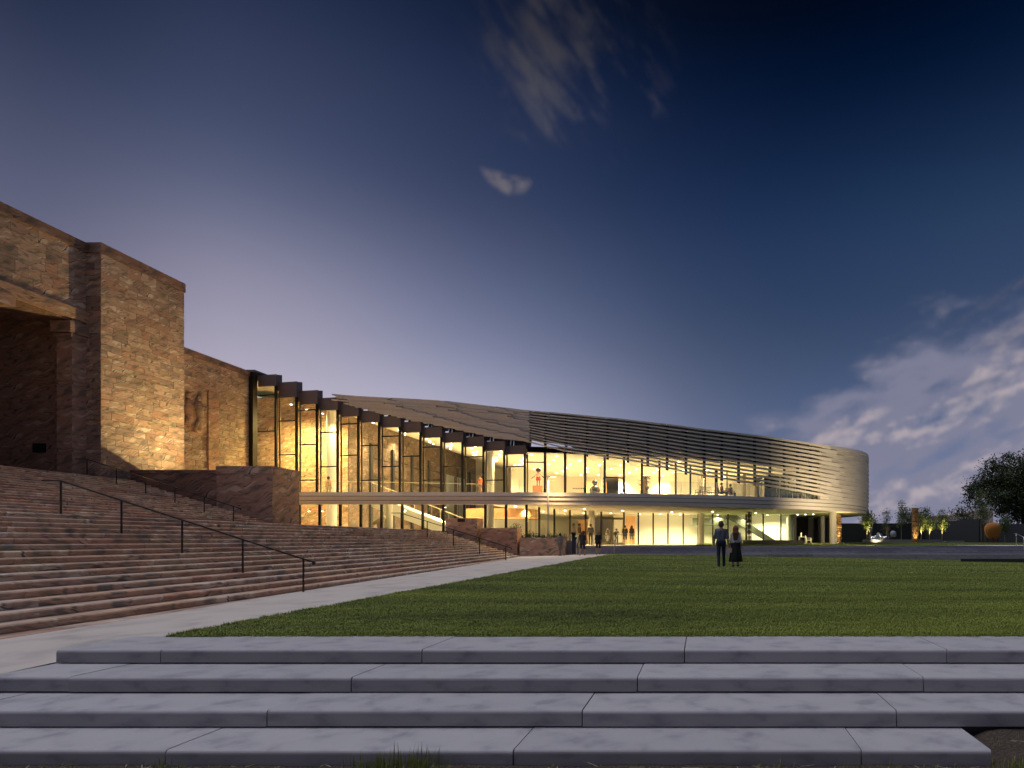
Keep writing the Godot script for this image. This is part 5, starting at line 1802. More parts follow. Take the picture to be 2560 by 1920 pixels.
# ------------------------------------------------------------------ sculpture garden
func build_garden() -> void:
	# walls round the garden
	var st := MB.new()
	var w := thing("garden_wall", "long dark garden wall behind the sculptures", "wall")
	st.hexa([Vector3(8, 0.4, -92), Vector3(29.8, 0.4, -92), Vector3(29.8, 0.4, -92.4), Vector3(8, 0.4, -92.4), Vector3(8, 3.4, -92), Vector3(29.8, 3.4, -92), Vector3(29.8, 3.4, -92.4), Vector3(8, 3.4, -92.4)])
	part("wall_section", st.mesh(), M.dark_wall, w)
	st = MB.new()
	st.hexa([Vector3(29.8, 0.4, -92), Vector3(32.2, 0.4, -80), Vector3(32.6, 0.4, -80), Vector3(30.2, 0.4, -92.4), Vector3(29.8, 3.4, -92), Vector3(32.2, 3.65, -80), Vector3(32.6, 3.65, -80), Vector3(30.2, 3.4, -92.4)])
	part("wall_section", st.mesh(), M.dark_wall, w)
	st = MB.new()
	st.hexa([Vector3(32.2, 0.4, -84), Vector3(56, 0.4, -84), Vector3(56, 0.4, -84.4), Vector3(32.2, 0.4, -84.4), Vector3(32.2, 3.12, -84), Vector3(56, 3.2, -84), Vector3(56, 3.2, -84.4), Vector3(32.2, 3.12, -84.4)])
	var w2 := thing("garden_wall", "lighter grey wall at the right edge, behind the orange sculpture", "wall")
	part("wall_section", st.mesh(), M.grey_wall, w2)
	# low granite seat walls
	var b := thing("seat_wall", "low grey granite seat wall in front of the silver sculpture", "wall")
	var x := 18.6
	for k in 4:
		st = MB.new()
		st.box(Vector3(x + 1.15, 1.0, -80), Vector3(2.28, 0.42, 0.6))
		part("granite_slab", st.mesh(), M.granite_dark, b)
		x += 2.3
	var b2 := thing("seat_wall", "low dark seat wall behind the lit young trees", "wall")
	for k in 2:
		st = MB.new()
		st.box(Vector3(26.0 + k * 2.6, 0.95, -79.0 + k * 0.4), Vector3(2.58, 0.3 - 0.06 * k, 0.6))
		part("granite_slab", st.mesh(), M.granite_dark, b2)
	var pl := thing("planter_wall", "low charcoal planter wall beside the glass front, under the slender totem", "planter")
	var a := at(1858, 1348, 63.5)
	var c := at(2008, 1361, 63.5)
	st = MB.new()
	st.box(Vector3((a.x + c.x) / 2, 0.86, -63.9), Vector3(c.x - a.x, 0.52, 0.8))
	part("wall_section", st.mesh(), M.charcoal, pl)
	st = MB.new()
	st.box(Vector3((a.x + c.x) / 2, 1.13, -63.9), Vector3(c.x - a.x + 0.04, 0.03, 0.84))
	part("coping", st.mesh(), M.charcoal, pl)
	var bb := thing("stone_bench", "long low black stone block at the right edge of the lawn", "bench")
	st = MB.new()
	st.hexa([Vector3(15.9, -0.5, -42.3), Vector3(26, -0.5, -42.3), Vector3(26, -0.5, -43.3), Vector3(16.3, -0.5, -43.3), Vector3(15.9, -0.02, -42.3), Vector3(26, -0.02, -42.3), Vector3(26, -0.02, -43.3), Vector3(16.3, -0.02, -43.3)])
	part("block", st.mesh(), M.charcoal, bb)
	totems()
	# the orange woven pod on legs
	var o := at(2482, 1326, 78.0)
	var pod := thing("pod_sculpture", "big orange woven pod sculpture on short legs by the right wall", "sculpture", Vector3(o.x, 0.83, o.z))
	var prof := [Vector2(0.0, 0.45), Vector2(0.45, 0.47), Vector2(0.62, 0.62), Vector2(0.76, 1.0), Vector2(0.87, 1.45), Vector2(0.87, 1.75), Vector2(0.74, 2.05), Vector2(0.48, 2.26), Vector2(0.2, 2.33), Vector2(0.0, 2.34)]
	st = MB.new()
	st.col = Color(0.40, 0.15, 0.03)
	st.lathe(prof, 36)
	part("shell", st.mesh(true), M.tinted, pod)
	st = MB.new()
	st.col = Color(0.62, 0.27, 0.07)
	for k in 34:
		var pts := []
		for i in 13:
			var f := i / 12.0
			var q := lerpf(0.5, 2.2, f)
			var rr := lerp_table([[0.47, 0.47], [0.62, 0.63], [1.0, 0.77], [1.45, 0.88], [1.75, 0.88], [2.05, 0.75], [2.26, 0.49]], q)
			var an := TAU * k / 34.0 + f * 1.5
			pts.append(Vector3(cos(an) * rr, q, sin(an) * rr))
		st.tube(pts, [0.028], 4, false)
	part("woven_ribs", st.mesh(), M.tinted, pod)
	for k in 4:
		st = MB.new()
		st.col = Color(0.16, 0.05, 0.02)
		var an := TAU * k / 4.0 + 0.5
		st.tube([Vector3(cos(an) * 0.62, -0.1, sin(an) * 0.62), Vector3(cos(an) * 0.5, 0.6, sin(an) * 0.5)], [0.07, 0.09], 8)
		part("leg", st.mesh(), M.tinted, pod)
	# silver sculptures on the seat wall
	var s := at(2197, 1350, 80.5)
	var lump := thing("silver_sculpture", "lumpy mirror polished silver sculpture glittering on the low wall", "sculpture", Vector3(s.x, 1.2, s.z))
	var bones := []
	for k in 26:
		var u := rng.randf_range(-0.95, 0.95)
		var h := 0.55 + 0.22 * cos(u * 5.0)
		bones.append([Vector3(u, rng.randf() * h, rng.randf_range(-0.25, 0.25)), Vector3(u + rng.randfn() * 0.12, rng.randf() * h, rng.randf_range(-0.25, 0.25)), rng.randf_range(0.1, 0.2), rng.randf_range(0.08, 0.18), Color.WHITE])
	part("body", net(bones, 0.045, 60.0), M.mirror, lump)
	var p2 := at(2175, 1350, 79.5)
	figure_sculpture("tall slim silver figure sculpture at the left end of the glittering silver one", Vector3(p2.x, 1.2, p2.z), 1.75, M.mirror_gold, false)
	var p3 := at(2219, 1350, 79.8)
	figure_sculpture("dark figure sculpture with arms folded over its head, right of the silver one", Vector3(p3.x, 1.2, p3.z), 1.45, M.clay, true)
	var p4 := at(2233, 1350, 80.3)
	var bl := thing("rounded_sculpture", "rounded pale sculpture on a dark base beside the figure with raised arms", "sculpture", Vector3(p4.x, 1.2, p4.z))
	st = MB.new()
	st.col = Color(0.32, 0.33, 0.40)
	st.lathe([Vector2(0.0, 0.3), Vector2(0.28, 0.32), Vector2(0.36, 0.55), Vector2(0.32, 0.85), Vector2(0.18, 1.02), Vector2(0, 1.05)], 20)
	part("body", st.mesh(true), M.tinted, bl)
	st = MB.new()
	st.col = Color(0.03, 0.03, 0.03)
	st.box(Vector3(0, 0.15, 0), Vector3(0.55, 0.32, 0.5))
	part("base", st.mesh(), M.tinted, bl)

func figure_sculpture(label: String, where: Vector3, h: float, m: Material, arms_up: bool) -> void:
	var t := thing("figure_sculpture", label, "sculpture", where)
	var s := h / 1.75
	var c := Color.WHITE
	var b := [[Vector3(-0.08, 0, 0), Vector3(-0.07, 0.8, 0), 0.06, 0.09, c], [Vector3(0.08, 0, 0), Vector3(0.07, 0.8, 0), 0.06, 0.09, c], [Vector3(0, 0.82, 0), Vector3(0, 1.3, 0), 0.13, 0.15, c], [Vector3(0, 1.4, 0), Vector3(0, 1.6, 0), 0.06, 0.1, c]]
	for e in [-1.0, 1.0]:
		if arms_up:
			b.append([Vector3(0.17 * e, 1.35, 0), Vector3(0.36 * e, 1.6, 0), 0.06, 0.05, c])
			b.append([Vector3(0.36 * e, 1.6, 0), Vector3(0.08 * e, 1.82, 0), 0.05, 0.04, c])
		else:
			b.append([Vector3(0.17 * e, 1.35, 0), Vector3(0.2 * e, 1.05, 0), 0.055, 0.045, c])
			b.append([Vector3(0.2 * e, 1.05, 0), Vector3(0.3 * e, 1.4 + 0.5 * maxf(e, 0.0), 0), 0.045, 0.035, c])
	for q in b:
		q[0] *= s; q[1] *= s; q[2] *= s; q[3] *= s
	part("body", net(b, 0.04, 60.0), m, t)

func totems() -> void:
	# right: rough carved column
	var a := at(2288, 1358, 75.0)
	var t := thing("totem_sculpture", "tall rough brown carved column standing free on the garden grass, lit from its foot", "sculpture", Vector3(a.x, garden_y(75.0) - 0.02, a.z))
	var n := noise(300, 2.2, 4)
	var st := MB.new()
	var nu := 40
	var nv := 70
	var ring := func(j: int) -> Array:
		var o := []
		for i in nu:
			var an := TAU * i / nu
			var y := 3.86 * j / nv
			var q := Vector3(cos(an), 0, sin(an))
			var dig := n.get_noise_3d(q.x * 0.75, y * 1.1, q.z * 0.75)
			var r := 0.36 - 0.16 * smoothstep(0.02, 0.35, dig) + 0.02 * n.get_noise_3d(q.x * 4.0, y * 5.0, q.z * 4.0)
			o.append(q * r + Vector3(0, y, 0))
		return o
	for j in nv:
		var r0: Array = ring.call(j)
		var r1: Array = ring.call(j + 1)
		for i in nu:
			var m := (i + 1) % nu
			var g := 0.7 + 0.6 * rng.randf()
			st.col = Color(0.34 * g, 0.20 * g, 0.09 * g)
			st.quad(r1[m], r1[i], r0[i], r0[m])
	part("shaft", st.mesh(), M.tinted, t)
	st = MB.new()
	st.col = Color(0.2, 0.12, 0.06)
	st.lathe([Vector2(0.33, 3.8), Vector2(0.33, 3.87), Vector2(0, 3.88)], 24)
	part("top", st.mesh(), M.tinted, t)
	# middle: stack of crushed pale shapes
	var b := at(2098, 1358, 68.5)
	var t2 := thing("totem_sculpture", "totem of stacked brown and gold sacks just right of the white columns", "sculpture", Vector3(b.x, garden_y(68.5) - 0.02, b.z))
	var y := 0.0
	while y < 2.9:
		var h := rng.randf_range(0.28, 0.5)
		var bones := []
		for k in 6:
			bones.append([Vector3(rng.randf_range(-0.15, 0.15), y + rng.randf() * h, rng.randf_range(-0.12, 0.12)), Vector3(rng.randf_range(-0.15, 0.15), y + rng.randf() * h, rng.randf_range(-0.12, 0.12)), 0.13, 0.11, Color(0.42, 0.25, 0.12) * rng.randf_range(0.5, 1.25)])
		part("sack", net(bones, 0.035, 70.0), M.tinted, t2)
		y += h * 0.82
	# left: cages with pots, on the planter
	var c := at(1872.7, 1347, 63.6)
	var t3 := thing("totem_sculpture", "slender totem of dark pots stacked in square frames, in front of the glass", "sculpture", Vector3(c.x, 1.145, c.z))
	for k in 6:
		var base := k * 0.51
		st = MB.new()
		st.col = Color(0.07, 0.05, 0.035)
		for e in [[-1, -1], [1, -1], [1, 1], [-1, 1]]:
			st.box(Vector3(e[0] * 0.21, base + 0.255, e[1] * 0.21), Vector3(0.03, 0.51, 0.03))
		for h in [0.0, 0.49]:
			st.box(Vector3(0, base + h + 0.01, -0.21), Vector3(0.42, 0.025, 0.03)); st.box(Vector3(0, base + h + 0.01, 0.21), Vector3(0.42, 0.025, 0.03))
			st.box(Vector3(-0.21, base + h + 0.01, 0), Vector3(0.03, 0.025, 0.39)); st.box(Vector3(0.21, base + h + 0.01, 0), Vector3(0.03, 0.025, 0.39))
		part("frame", st.mesh(), M.tinted, t3)
		st = MB.new()
		var g := [0.5, 0.09, 0.07, 0.06, 0.05, 0.04][k] as float
		st.col = Color(0.9 * g, 0.75 * g, 0.6 * g)
		st.lathe([Vector2(0.08, base + 0.02), Vector2(0.17, base + 0.12), Vector2(0.19, base + 0.28), Vector2(0.13, base + 0.42), Vector2(0.09, base + 0.47)], 16)
		part("pot", st.mesh(true), M.tinted, t3)

func build_garden_trees() -> void:
	var dark := [Color(0.035, 0.055, 0.018), Color(0.05, 0.075, 0.022), Color(0.028, 0.042, 0.016)]
	var mid := [Color(0.10, 0.14, 0.035), Color(0.13, 0.16, 0.04), Color(0.08, 0.115, 0.03)]
	var big := tree("huge dark broad tree rising behind the wall at the right edge", at(2560, 1350, 104.0) * Vector3(1, 0, 1), 15.0, 2.6, Vector3(9.0, 5.6, 6.0), 1150, 30, 0.34, dark, M.bark, 0.45, -0.12)
	big.position.y = 0.7
	var row := [
		[2167, 78.0, 2.0, 3.2, 0.55, "young tree with lit yellow leaves left of the silver sculpture", true, "young tree left of the silver sculpture"],
		[2216, 86.0, 0.8, 4.6, 0.45, "thin unlit young tree behind the figure with raised arms", false],
		[2253, 84.0, 1.7, 5.6, 0.6, "taller unlit young tree in front of the distant floodlight mast", false],
		[2303, 78.5, 1.5, 3.4, 0.45, "lit young tree touching the right side of the tall carved column", true, "young tree close beside the carved column"],
		[2324, 79.0, 1.5, 3.3, 0.5, "lit young tree in the middle of the three right of the carved column", true, "middle one of the three lit young trees"],
		[2355, 77.0, 1.7, 3.9, 0.62, "lit young tree furthest right of the three, with the bright spotlight at its foot", true, "rightmost of the three lit young trees"],
		[2453, 76.5, 2.6, 6.2, 1.05, "unlit young tree with pale trunk left of the orange pod", false],
		[2462, 80.0, 2.2, 4.6, 0.8, "slight young tree close behind the orange pod", false],
		[2512, 82.5, 1.2, 3.4, 0.7, "small bushy young tree right of the orange pod", false]]
	for r in row:
		var p := at(r[0], 1350, r[1])
		var y := garden_y(r[1])
		tree(r[5], Vector3(p.x, y, p.z), r[3] * 0.95, r[2] * 0.75, Vector3(r[4], (r[3] - r[2] * 0.75) / 2, r[4]), int(26 + r[4] * 60), 16, 0.13, mid, M.pale_bark, 0.05, -0.35, "young trees in the sculpture garden")
		if r[6]:
			uplight("small spotlight lighting the %s" % r[7], Vector3(p.x + 0.12, y, p.z + 0.75), Vector3(p.x, y + r[3] * 0.62, p.z), 34.0, 24.0, Color(1.0, 0.92, 0.55))
	var t := at(2288, 1358, 75.0)
	uplight("small spotlight at the foot of the tall carved column", t + Vector3(-0.15, -0.02, 0.75), t + Vector3(0, 1.6, 0), 5.0, 26.0)
	var t2 := at(2098, 1358, 68.5)
	uplight("small spotlight at the foot of the totem of stacked sacks", Vector3(t2.x - 0.3, garden_y(68.5), t2.z + 0.6), Vector3(t2.x, 2.6, t2.z), 5.0, 26.0)
	var t3 := at(2110, 1355, 66.0)
	uplight("bright spotlight on the grass right of the white columns, aimed at the pavilion", Vector3(t3.x, garden_y(66.0), t3.z), Vector3(11.5, 6.4, -60.5), 26.0, 48.0, Color(1.0, 0.88, 0.62))
	var t5 := at(2188, 1366, 50.9)
	uplight("small bright spotlight at the top of the terrace steps, aimed at the pavilion's rounded tip", Vector3(t5.x, garden_y(50.9), t5.z), Vector3(11.5, 7.2, -60.0), 120.0, 50.0, Color(1.0, 0.90, 0.70))
	var t4 := at(2197, 1350, 78.6)
	uplight("small spotlight in front of the silver sculpture", Vector3(t4.x, garden_y(78.6), t4.z), Vector3(t4.x, 1.7, -80.5), 9.0, 40.0, Color(1.0, 0.9, 0.7))
	# trees beyond the wall
	var far := [[2050, 104.0, 4.6, 2.6, "dark trees' crown showing under the tip of the pavilion"], [2172, 100.0, 5.0, 1.2, "thin tree behind the wall left of the silver sculpture"], [2268, 98.0, 5.3, 1.2, "small tree behind the wall left of the tall carved column"], [2308, 99.0, 5.2, 1.3, "small tree behind the wall right of the tall carved column"], [2408, 97.0, 5.6, 2.2, "spreading tree behind the wall in front of the pale far building"]]
	for f in far:
		var p := at(f[0], 1350, f[1])
		tree(f[4], Vector3(p.x, 0.7, p.z), f[2] * 0.95, f[2] * 0.45, Vector3(f[3], f[2] * 0.27, f[3]), 60, 18, 0.22, dark if f[3] > 2.0 else mid, M.bark, 0.09, -0.2, "trees beyond the garden wall")
	for q in [[1300, 48.6, 0.28, "dark shrub at the left end behind the lowest cheek block"], [1326, 48.7, 0.42, "taller shrub with airy twigs behind the lowest cheek block"], [1346, 48.6, 0.33, "round dark shrub left of the lamp post"], [1366, 48.9, 0.25, "small shrub right behind the lamp post"], [1385, 48.6, 0.33, "dark shrub right of the lamp post"], [1403, 48.0, 0.24, "small shrub at the right end behind the lowest cheek block"]]:
		var p := at(q[0], 1344, q[1])
		shrub(q[3], Vector3(p.x, 0.95, p.z), Vector3(0.34, q[2], 0.3), 26, dark)
	for q in [[712, 0.42, "potted green plant inside the ground floor window beside the tall plinth"], [1290, 0.3, "small plant inside the window above the middle cheek block"]]:
		var p := at(q[0], 1350, 50.6)
		shrub(q[2], Vector3(p.x, 1.7, p.z), Vector3(0.4, q[1], 0.3), 18, mid)

func build_far() -> void:
	var a := at(2328, 1305, 260.0)
	var t := thing("distant_building", "pale pink flat roofed building far behind the garden wall", "building", Vector3(a.x, 0, a.z))
	var st := MB.new()
	st.col = Color(0.62, 0.50, 0.46)
	st.hexa([Vector3(0, 0, 0), Vector3(5.6, 0, -4), Vector3(5.6, 0, -30), Vector3(0, 0, -30), Vector3(0, 10.2, 0), Vector3(5.6, 10.8, -4), Vector3(5.6, 10.8, -30), Vector3(0, 10.2, -30)])
	st.hexa([Vector3(6.8, 0, -2), Vector3(22, 0, 4), Vector3(22, 0, -30), Vector3(6.8, 0, -30), Vector3(6.8, 10.6, -2), Vector3(22, 13.0, 4), Vector3(22, 13.0, -30), Vector3(6.8, 10.6, -30)])
	part("wall", st.mesh(), M.tinted, t)
	st = MB.new()
	st.col = Color(0.42, 0.33, 0.31)
	st.box(Vector3(6.2, 5.45, -3.0), Vector3(1.3, 11.0, 3.0))
	part("stair_tower", st.mesh(), M.tinted, t)
	var m := at(2255, 1300, 300.0)
	var s := thing("floodlight_mast", "tall stadium floodlight mast far away on the horizon", "floodlight mast", Vector3(m.x, 0, m.z))
	st = MB.new()
	st.tube([Vector3(0, 0, 0), Vector3(0, 17.4, 0)], [0.22, 0.12], 8)
	part("pole", st.mesh(), M.black_metal, s)
	st = MB.new()
	for y in [15.4, 16.4, 17.2]:
		st.box(Vector3(0, y, 0), Vector3(3.4, 0.1, 0.1))
	part("cross_arm", st.mesh(), M.black_metal, s)
	for r in 3:
		for k in 6:
			st = MB.new()
			st.lathe([Vector2(0.0, 0), Vector2(0.24, 0.1), Vector2(0.26, 0.36)], 8)
			part("lamp_head", st.mesh(), M.grey_wall, s, Vector3(-1.6 + k * 0.64, 15.3 + r * 0.92, 0))

# ------------------------------------------------------------------ things in and round the pavilion
func make_chair(label: String, where: Vector3, turn: float, m: Material, lounge: bool) -> Node3D:
	var t := thing("chair", label, "chair", where, turn)
	var st := MB.new()
	st.box(Vector3(0, 0.42, 0), Vector3(0.52, 0.05, 0.5))
	part("seat", st.mesh(), m, t)
	st = MB.new()
	for k in 6:
		st.bar(Vector3(-0.22 + k * 0.088, 0.45, 0.24), Vector3(-0.22 + k * 0.088, 0.86, 0.34), 0.04, 0.02)
	st.bar(Vector3(-0.26, 0.86, 0.34), Vector3(0.26, 0.86, 0.34), 0.05, 0.03)
	part("backrest", st.mesh(), m, t)
	for e in [[-1, -1], [1, -1], [1, 1], [-1, 1]]:
		st = MB.new()
		st.bar(Vector3(e[0] * 0.23, 0.0, e[1] * 0.22), Vector3(e[0] * 0.23, 0.42 if e[1] > 0 else 0.62, e[1] * 0.22), 0.035, 0.035, Vector3.FORWARD)
		part("leg", st.mesh(), m, t)
	if lounge:
		for e in [-1, 1]:
			st = MB.new()
			st.box(Vector3(e * 0.24, 0.63, 0), Vector3(0.05, 0.025, 0.5))
			part("armrest", st.mesh(), m, t)
	return t

func make_table(label: String, where: Vector3, w: float, h: float, m: Material) -> void:
	var t := thing("table", label, "table", where)
	var st := MB.new()
	st.box(Vector3(0, h, 0), Vector3(w, 0.04, w))
	part("table_top", st.mesh(), m, t)
	for e in [[-1, -1], [1, -1], [1, 1], [-1, 1]]:
		st = MB.new()
		st.box(Vector3(e[0] * (w / 2 - 0.05), h / 2 - 0.01, e[1] * (w / 2 - 0.05)), Vector3(0.04, h - 0.02, 0.04))
		part("leg", st.mesh(), m, t)

func build_art() -> void:
	var p := at(1346, 0, 52.6)
	var ped := thing("pedestal", "brown box pedestal under the standing figure, upstairs behind the glass", "pedestal", Vector3(p.x, 4.575, p.z))
	var st := MB.new()
	st.col = Color(0.30, 0.11, 0.05)
	st.box(Vector3(0, 0.37, 0), Vector3(0.74, 0.74, 0.6))
	part("block", st.mesh(), M.tinted, ped)
	var f := thing("figure_sculpture", "figure with dark hair and red shorts, arms spread, standing on the brown pedestal", "sculpture", Vector3(p.x, 5.315, p.z))
	var skin := Color(0.10, 0.065, 0.05)
	var pink := Color(0.62, 0.40, 0.36)
	var red := Color(0.42, 0.03, 0.02)
	var b := []
	for e in [-1.0, 1.0]:
		b.append([Vector3(e * 0.1, 0.03, 0), Vector3(e * 0.085, 0.5, 0), 0.035, 0.045, skin])
		b.append([Vector3(e * 0.085, 0.5, 0), Vector3(e * 0.07, 0.68, 0), 0.10, 0.09, red])
		b.append([Vector3(e * 0.12, 0.92, 0), Vector3(e * 0.3, 0.74, 0.02), 0.045, 0.035, pink if e < 0 else pink])
		b.append([Vector3(e * 0.3, 0.74, 0.02), Vector3(e * 0.5, 0.58, 0.06), 0.035, 0.04, skin])
		b.append([Vector3(e * 0.1, 0.02, 0.0), Vector3(e * 0.1, 0.02, 0.1), 0.045, 0.035, skin])
	b.append([Vector3(0, 0.70, 0), Vector3(0, 0.92, 0), 0.12, 0.11, pink])
	b.append([Vector3(0, 0.62, 0), Vector3(0, 0.72, 0), 0.13, 0.11, red])
	b.append([Vector3(0, 1.0, 0), Vector3(0, 1.13, 0), 0.06, 0.12, Color(0.25, 0.15, 0.12)])
	part("body", net(b, 0.03, 70.0), M.tinted, f)
	st = MB.new()
	st.col = Color(0.03, 0.022, 0.02)
	st.lathe([Vector2(0.14, 1.10), Vector2(0.19, 1.18), Vector2(0.18, 1.29), Vector2(0.1, 1.36), Vector2(0, 1.38)], 16)
	part("hair", st.mesh(true), M.tinted, f)
	# stacked dark balls
	p = at(1487, 0, 54.0)
	var s := thing("ball_sculpture", "two dark glossy balls stacked like a figure, upstairs behind the glass", "sculpture", Vector3(p.x, 4.57, p.z))
	for q in [[0.47, 0.44, "lower_ball"], [1.12, 0.23, "upper_ball"], [0.89, 0.12, "neck"]]:
		var sp := SphereMesh.new()
		sp.radius = q[1]
		sp.height = q[1] * 2.0
		part(q[2], sp, M.gloss_dark, s, Vector3(0, q[0], 0))
	# ringed picture on the near display wall
	var r := thing("ring_picture", "round picture of dark concentric rings on the display wall", "picture", Vector3(-8.61, 5.55, -58.4))
	for k in 6:
		st = MB.new()
		st.col = Color(0.55, 0.42, 0.36) if k % 2 else Color(0.12, 0.05, 0.06)
		var rr := 0.95 - k * 0.155
		for i in 32:
			var a0 := TAU * i / 32
			var a1 := TAU * (i + 1) / 32
			st.tri(Vector3(0.01 + k * 0.004, 0, 0), Vector3(0.01 + k * 0.004, sin(a0) * rr, cos(a0) * rr), Vector3(0.01 + k * 0.004, sin(a1) * rr, cos(a1) * rr))
		part("ring", st.mesh(), M.tinted, r)
	# feathered sculpture
	p = at(1612, 0, 57.5)
	var ft := thing("feather_sculpture", "tall shaggy sculpture of grey, blue and red feathers, upstairs behind the glass", "sculpture", Vector3(p.x, 4.57, p.z))
	st = MB.new()
	for i in 260:
		var y := rng.randf_range(0.05, 2.05)
		var rad := lerp_table([[0.0, 0.30], [0.9, 0.34], [1.3, 0.5], [1.8, 0.52], [2.1, 0.2]], y)
		var an := rng.randf() * TAU
		var o := Vector3(cos(an) * rad * 0.7, y, sin(an) * rad * 0.7)
		var l := rng.randf_range(0.2, 0.4)
		var out := (Vector3(cos(an), rng.randf_range(-0.9, 0.5), sin(an))).normalized()
		var side := Vector3(-sin(an), 0, cos(an)) * 0.07
		var g := rng.randf_range(0.5, 1.4)
		st.col = Color(0.14 * g, 0.11 * g, 0.10 * g) if rng.randf() < 0.7 else Color(0.05, 0.06, 0.13)
		if y > 1.2 and y < 1.75 and cos(an) > 0.55: st.col = Color(0.40, 0.05, 0.03)
		st.tri(o, o + out * l * 0.6 + side, o + out * l)
		st.tri(o, o + out * l, o + out * l * 0.6 - side)
	part("feathers", st.mesh(), M.tinted, ft).set_meta("kind", "stuff")
	st = MB.new()
	st.col = Color(0.16, 0.10, 0.06)
	st.tube([Vector3(0, 0, 0), Vector3(0, 1.9, 0)], [0.28, 0.2], 10)
	part("core", st.mesh(), M.tinted, ft)
	# leaning beam sculpture on the ground floor
	p = at(951, 1312, 50.8)
	var bm := thing("beam_sculpture", "pale block sculpture of leaning beams inside the ground floor window", "sculpture", Vector3(p.x, 0.6, p.z))
	for q in [[Vector3(0.25, 0.0, 0), Vector3(-0.1, 2.0, 0), 0.3], [Vector3(-0.45, 1.75, 0.1), Vector3(0.4, 2.25, 0.1), 0.26]]:
		st = MB.new()
		st.col = Color(0.55, 0.46, 0.30)
		st.bar(q[0], q[1], q[2], q[2])
		part("beam", st.mesh(), M.tinted, bm)
	# terrace furniture
	var tw: Material = M.wood_dark
	make_chair("dark slatted chair furthest left on the upper terrace", Vector3(at(1748, 0, 55.2).x, 4.57, -55.2), 0.6, tw, true)
	make_chair("dark slatted chair second from the left on the upper terrace", Vector3(at(1776, 0, 55.6).x, 4.57, -55.6), -0.5, tw, true)
	make_chair("dark slatted chair under the left of the two seated people on the terrace", Vector3(at(1804, 0, 56.2).x, 4.57, -56.2), -PI / 2 + 0.3, tw, true)
	make_chair("dark slatted chair under the right of the two seated people on the terrace", Vector3(at(1826, 0, 56.9).x, 4.57, -56.9), -0.9, tw, true)
	make_table("small low table between the two empty chairs on the terrace", Vector3(at(1762, 0, 55.5).x, 4.57, -55.5), 0.5, 0.5, tw)
	make_table("white square table under the overhang beside the planter", Vector3(at(2006, 0, 70.0).x, 0.72, -70.0), 0.75, 0.74, M.white_paint)
	make_chair("white chair beside the white table under the overhang", Vector3(at(2022, 0, 70.2).x, 0.72, -70.2), -PI / 2, M.white_paint, true)
	var v := thing("vase", "tall white cylinder vase standing on the white table", "vase", Vector3(at(2003, 0, 70.0).x, 1.48, -70.0))
	st = MB.new()
	st.lathe([Vector2(0.07, 0), Vector2(0.075, 0.38), Vector2(0.065, 0.40), Vector2(0.0, 0.40)], 16)
	part("body", st.mesh(), M.white_paint, v)
	# steel handrails on the terrace steps
	steel_rail("steel handrail on the terrace steps, left of the entrance", [at(1441, 1386, 46.9), at(1447, 1366, 50.2)], 0.95)
	steel_rail("steel handrail on the terrace steps, straight in front of the doors", [at(1536, 1385, 47.0), at(1545, 1365, 50.3)], 0.95)
	steel_rail("steel handrail at the right edge of the picture beside the garden path", [at(2559, 1375, 48.7), at(2541, 1365, 50.6)], 0.92)
	var gl := thing("glass_screen", "low dark glass screen by the steps at the end of the path", "glass screen", Vector3(at(1436, 0, 47.5).x, 0.14, -47.5))
	st = MB.new()
	st.box(Vector3(0, 0.62, 0), Vector3(0.36, 1.2, 0.03))
	part("pane_panel", st.mesh(), M.dark_pane, gl)
	# white planter with pale flowers at the end of the low wall
	var fp := thing("flower_planter", "grey planter box with white flowers at the end of the low marble wall", "planter", Vector3(at(1408, 0, 48.4).x, 0.1, -48.4))
	st = MB.new()
	st.box(Vector3(0, 0.5, 0), Vector3(1.3, 1.0, 0.6))
	part("box", st.mesh(), M.granite_dark, fp)
	st = MB.new()
	leaf_clumps(st, Vector3(0, 1.2, 0), Vector3(0.6, 0.22, 0.3), 26, 10, 0.07, [Color(0.5, 0.5, 0.48), Color(0.10, 0.16, 0.06), Color(0.6, 0.6, 0.6)], -0.4)
	part("flowers", st.mesh(), M.leaf, fp)

func steel_rail(label: String, ends: Array, h: float) -> void:
	var t := thing("steel_handrail", label, "handrail", Vector3.ZERO, 0.0, "steel handrails on the terrace steps")
	var st := MB.new()
	var up := Vector3(0, h, 0)
	for k in 2:
		st = MB.new()
		st.tube([ends[k] - Vector3(0, 0.05, 0), ends[k] + up], [0.025], 8)
		part("post", st.mesh(true), M.steel, t)
	st = MB.new()
	var dir: Vector3 = (ends[1] - ends[0]).normalized() * 0.2
	st.tube([ends[0] + up - dir + Vector3(0, -0.12, 0), ends[0] + up - dir, ends[0] + up, ends[1] + up, ends[1] + up + Vector3(0, 0, -0.35)], [0.025], 8)
	part("rail", st.mesh(true), M.steel, t)

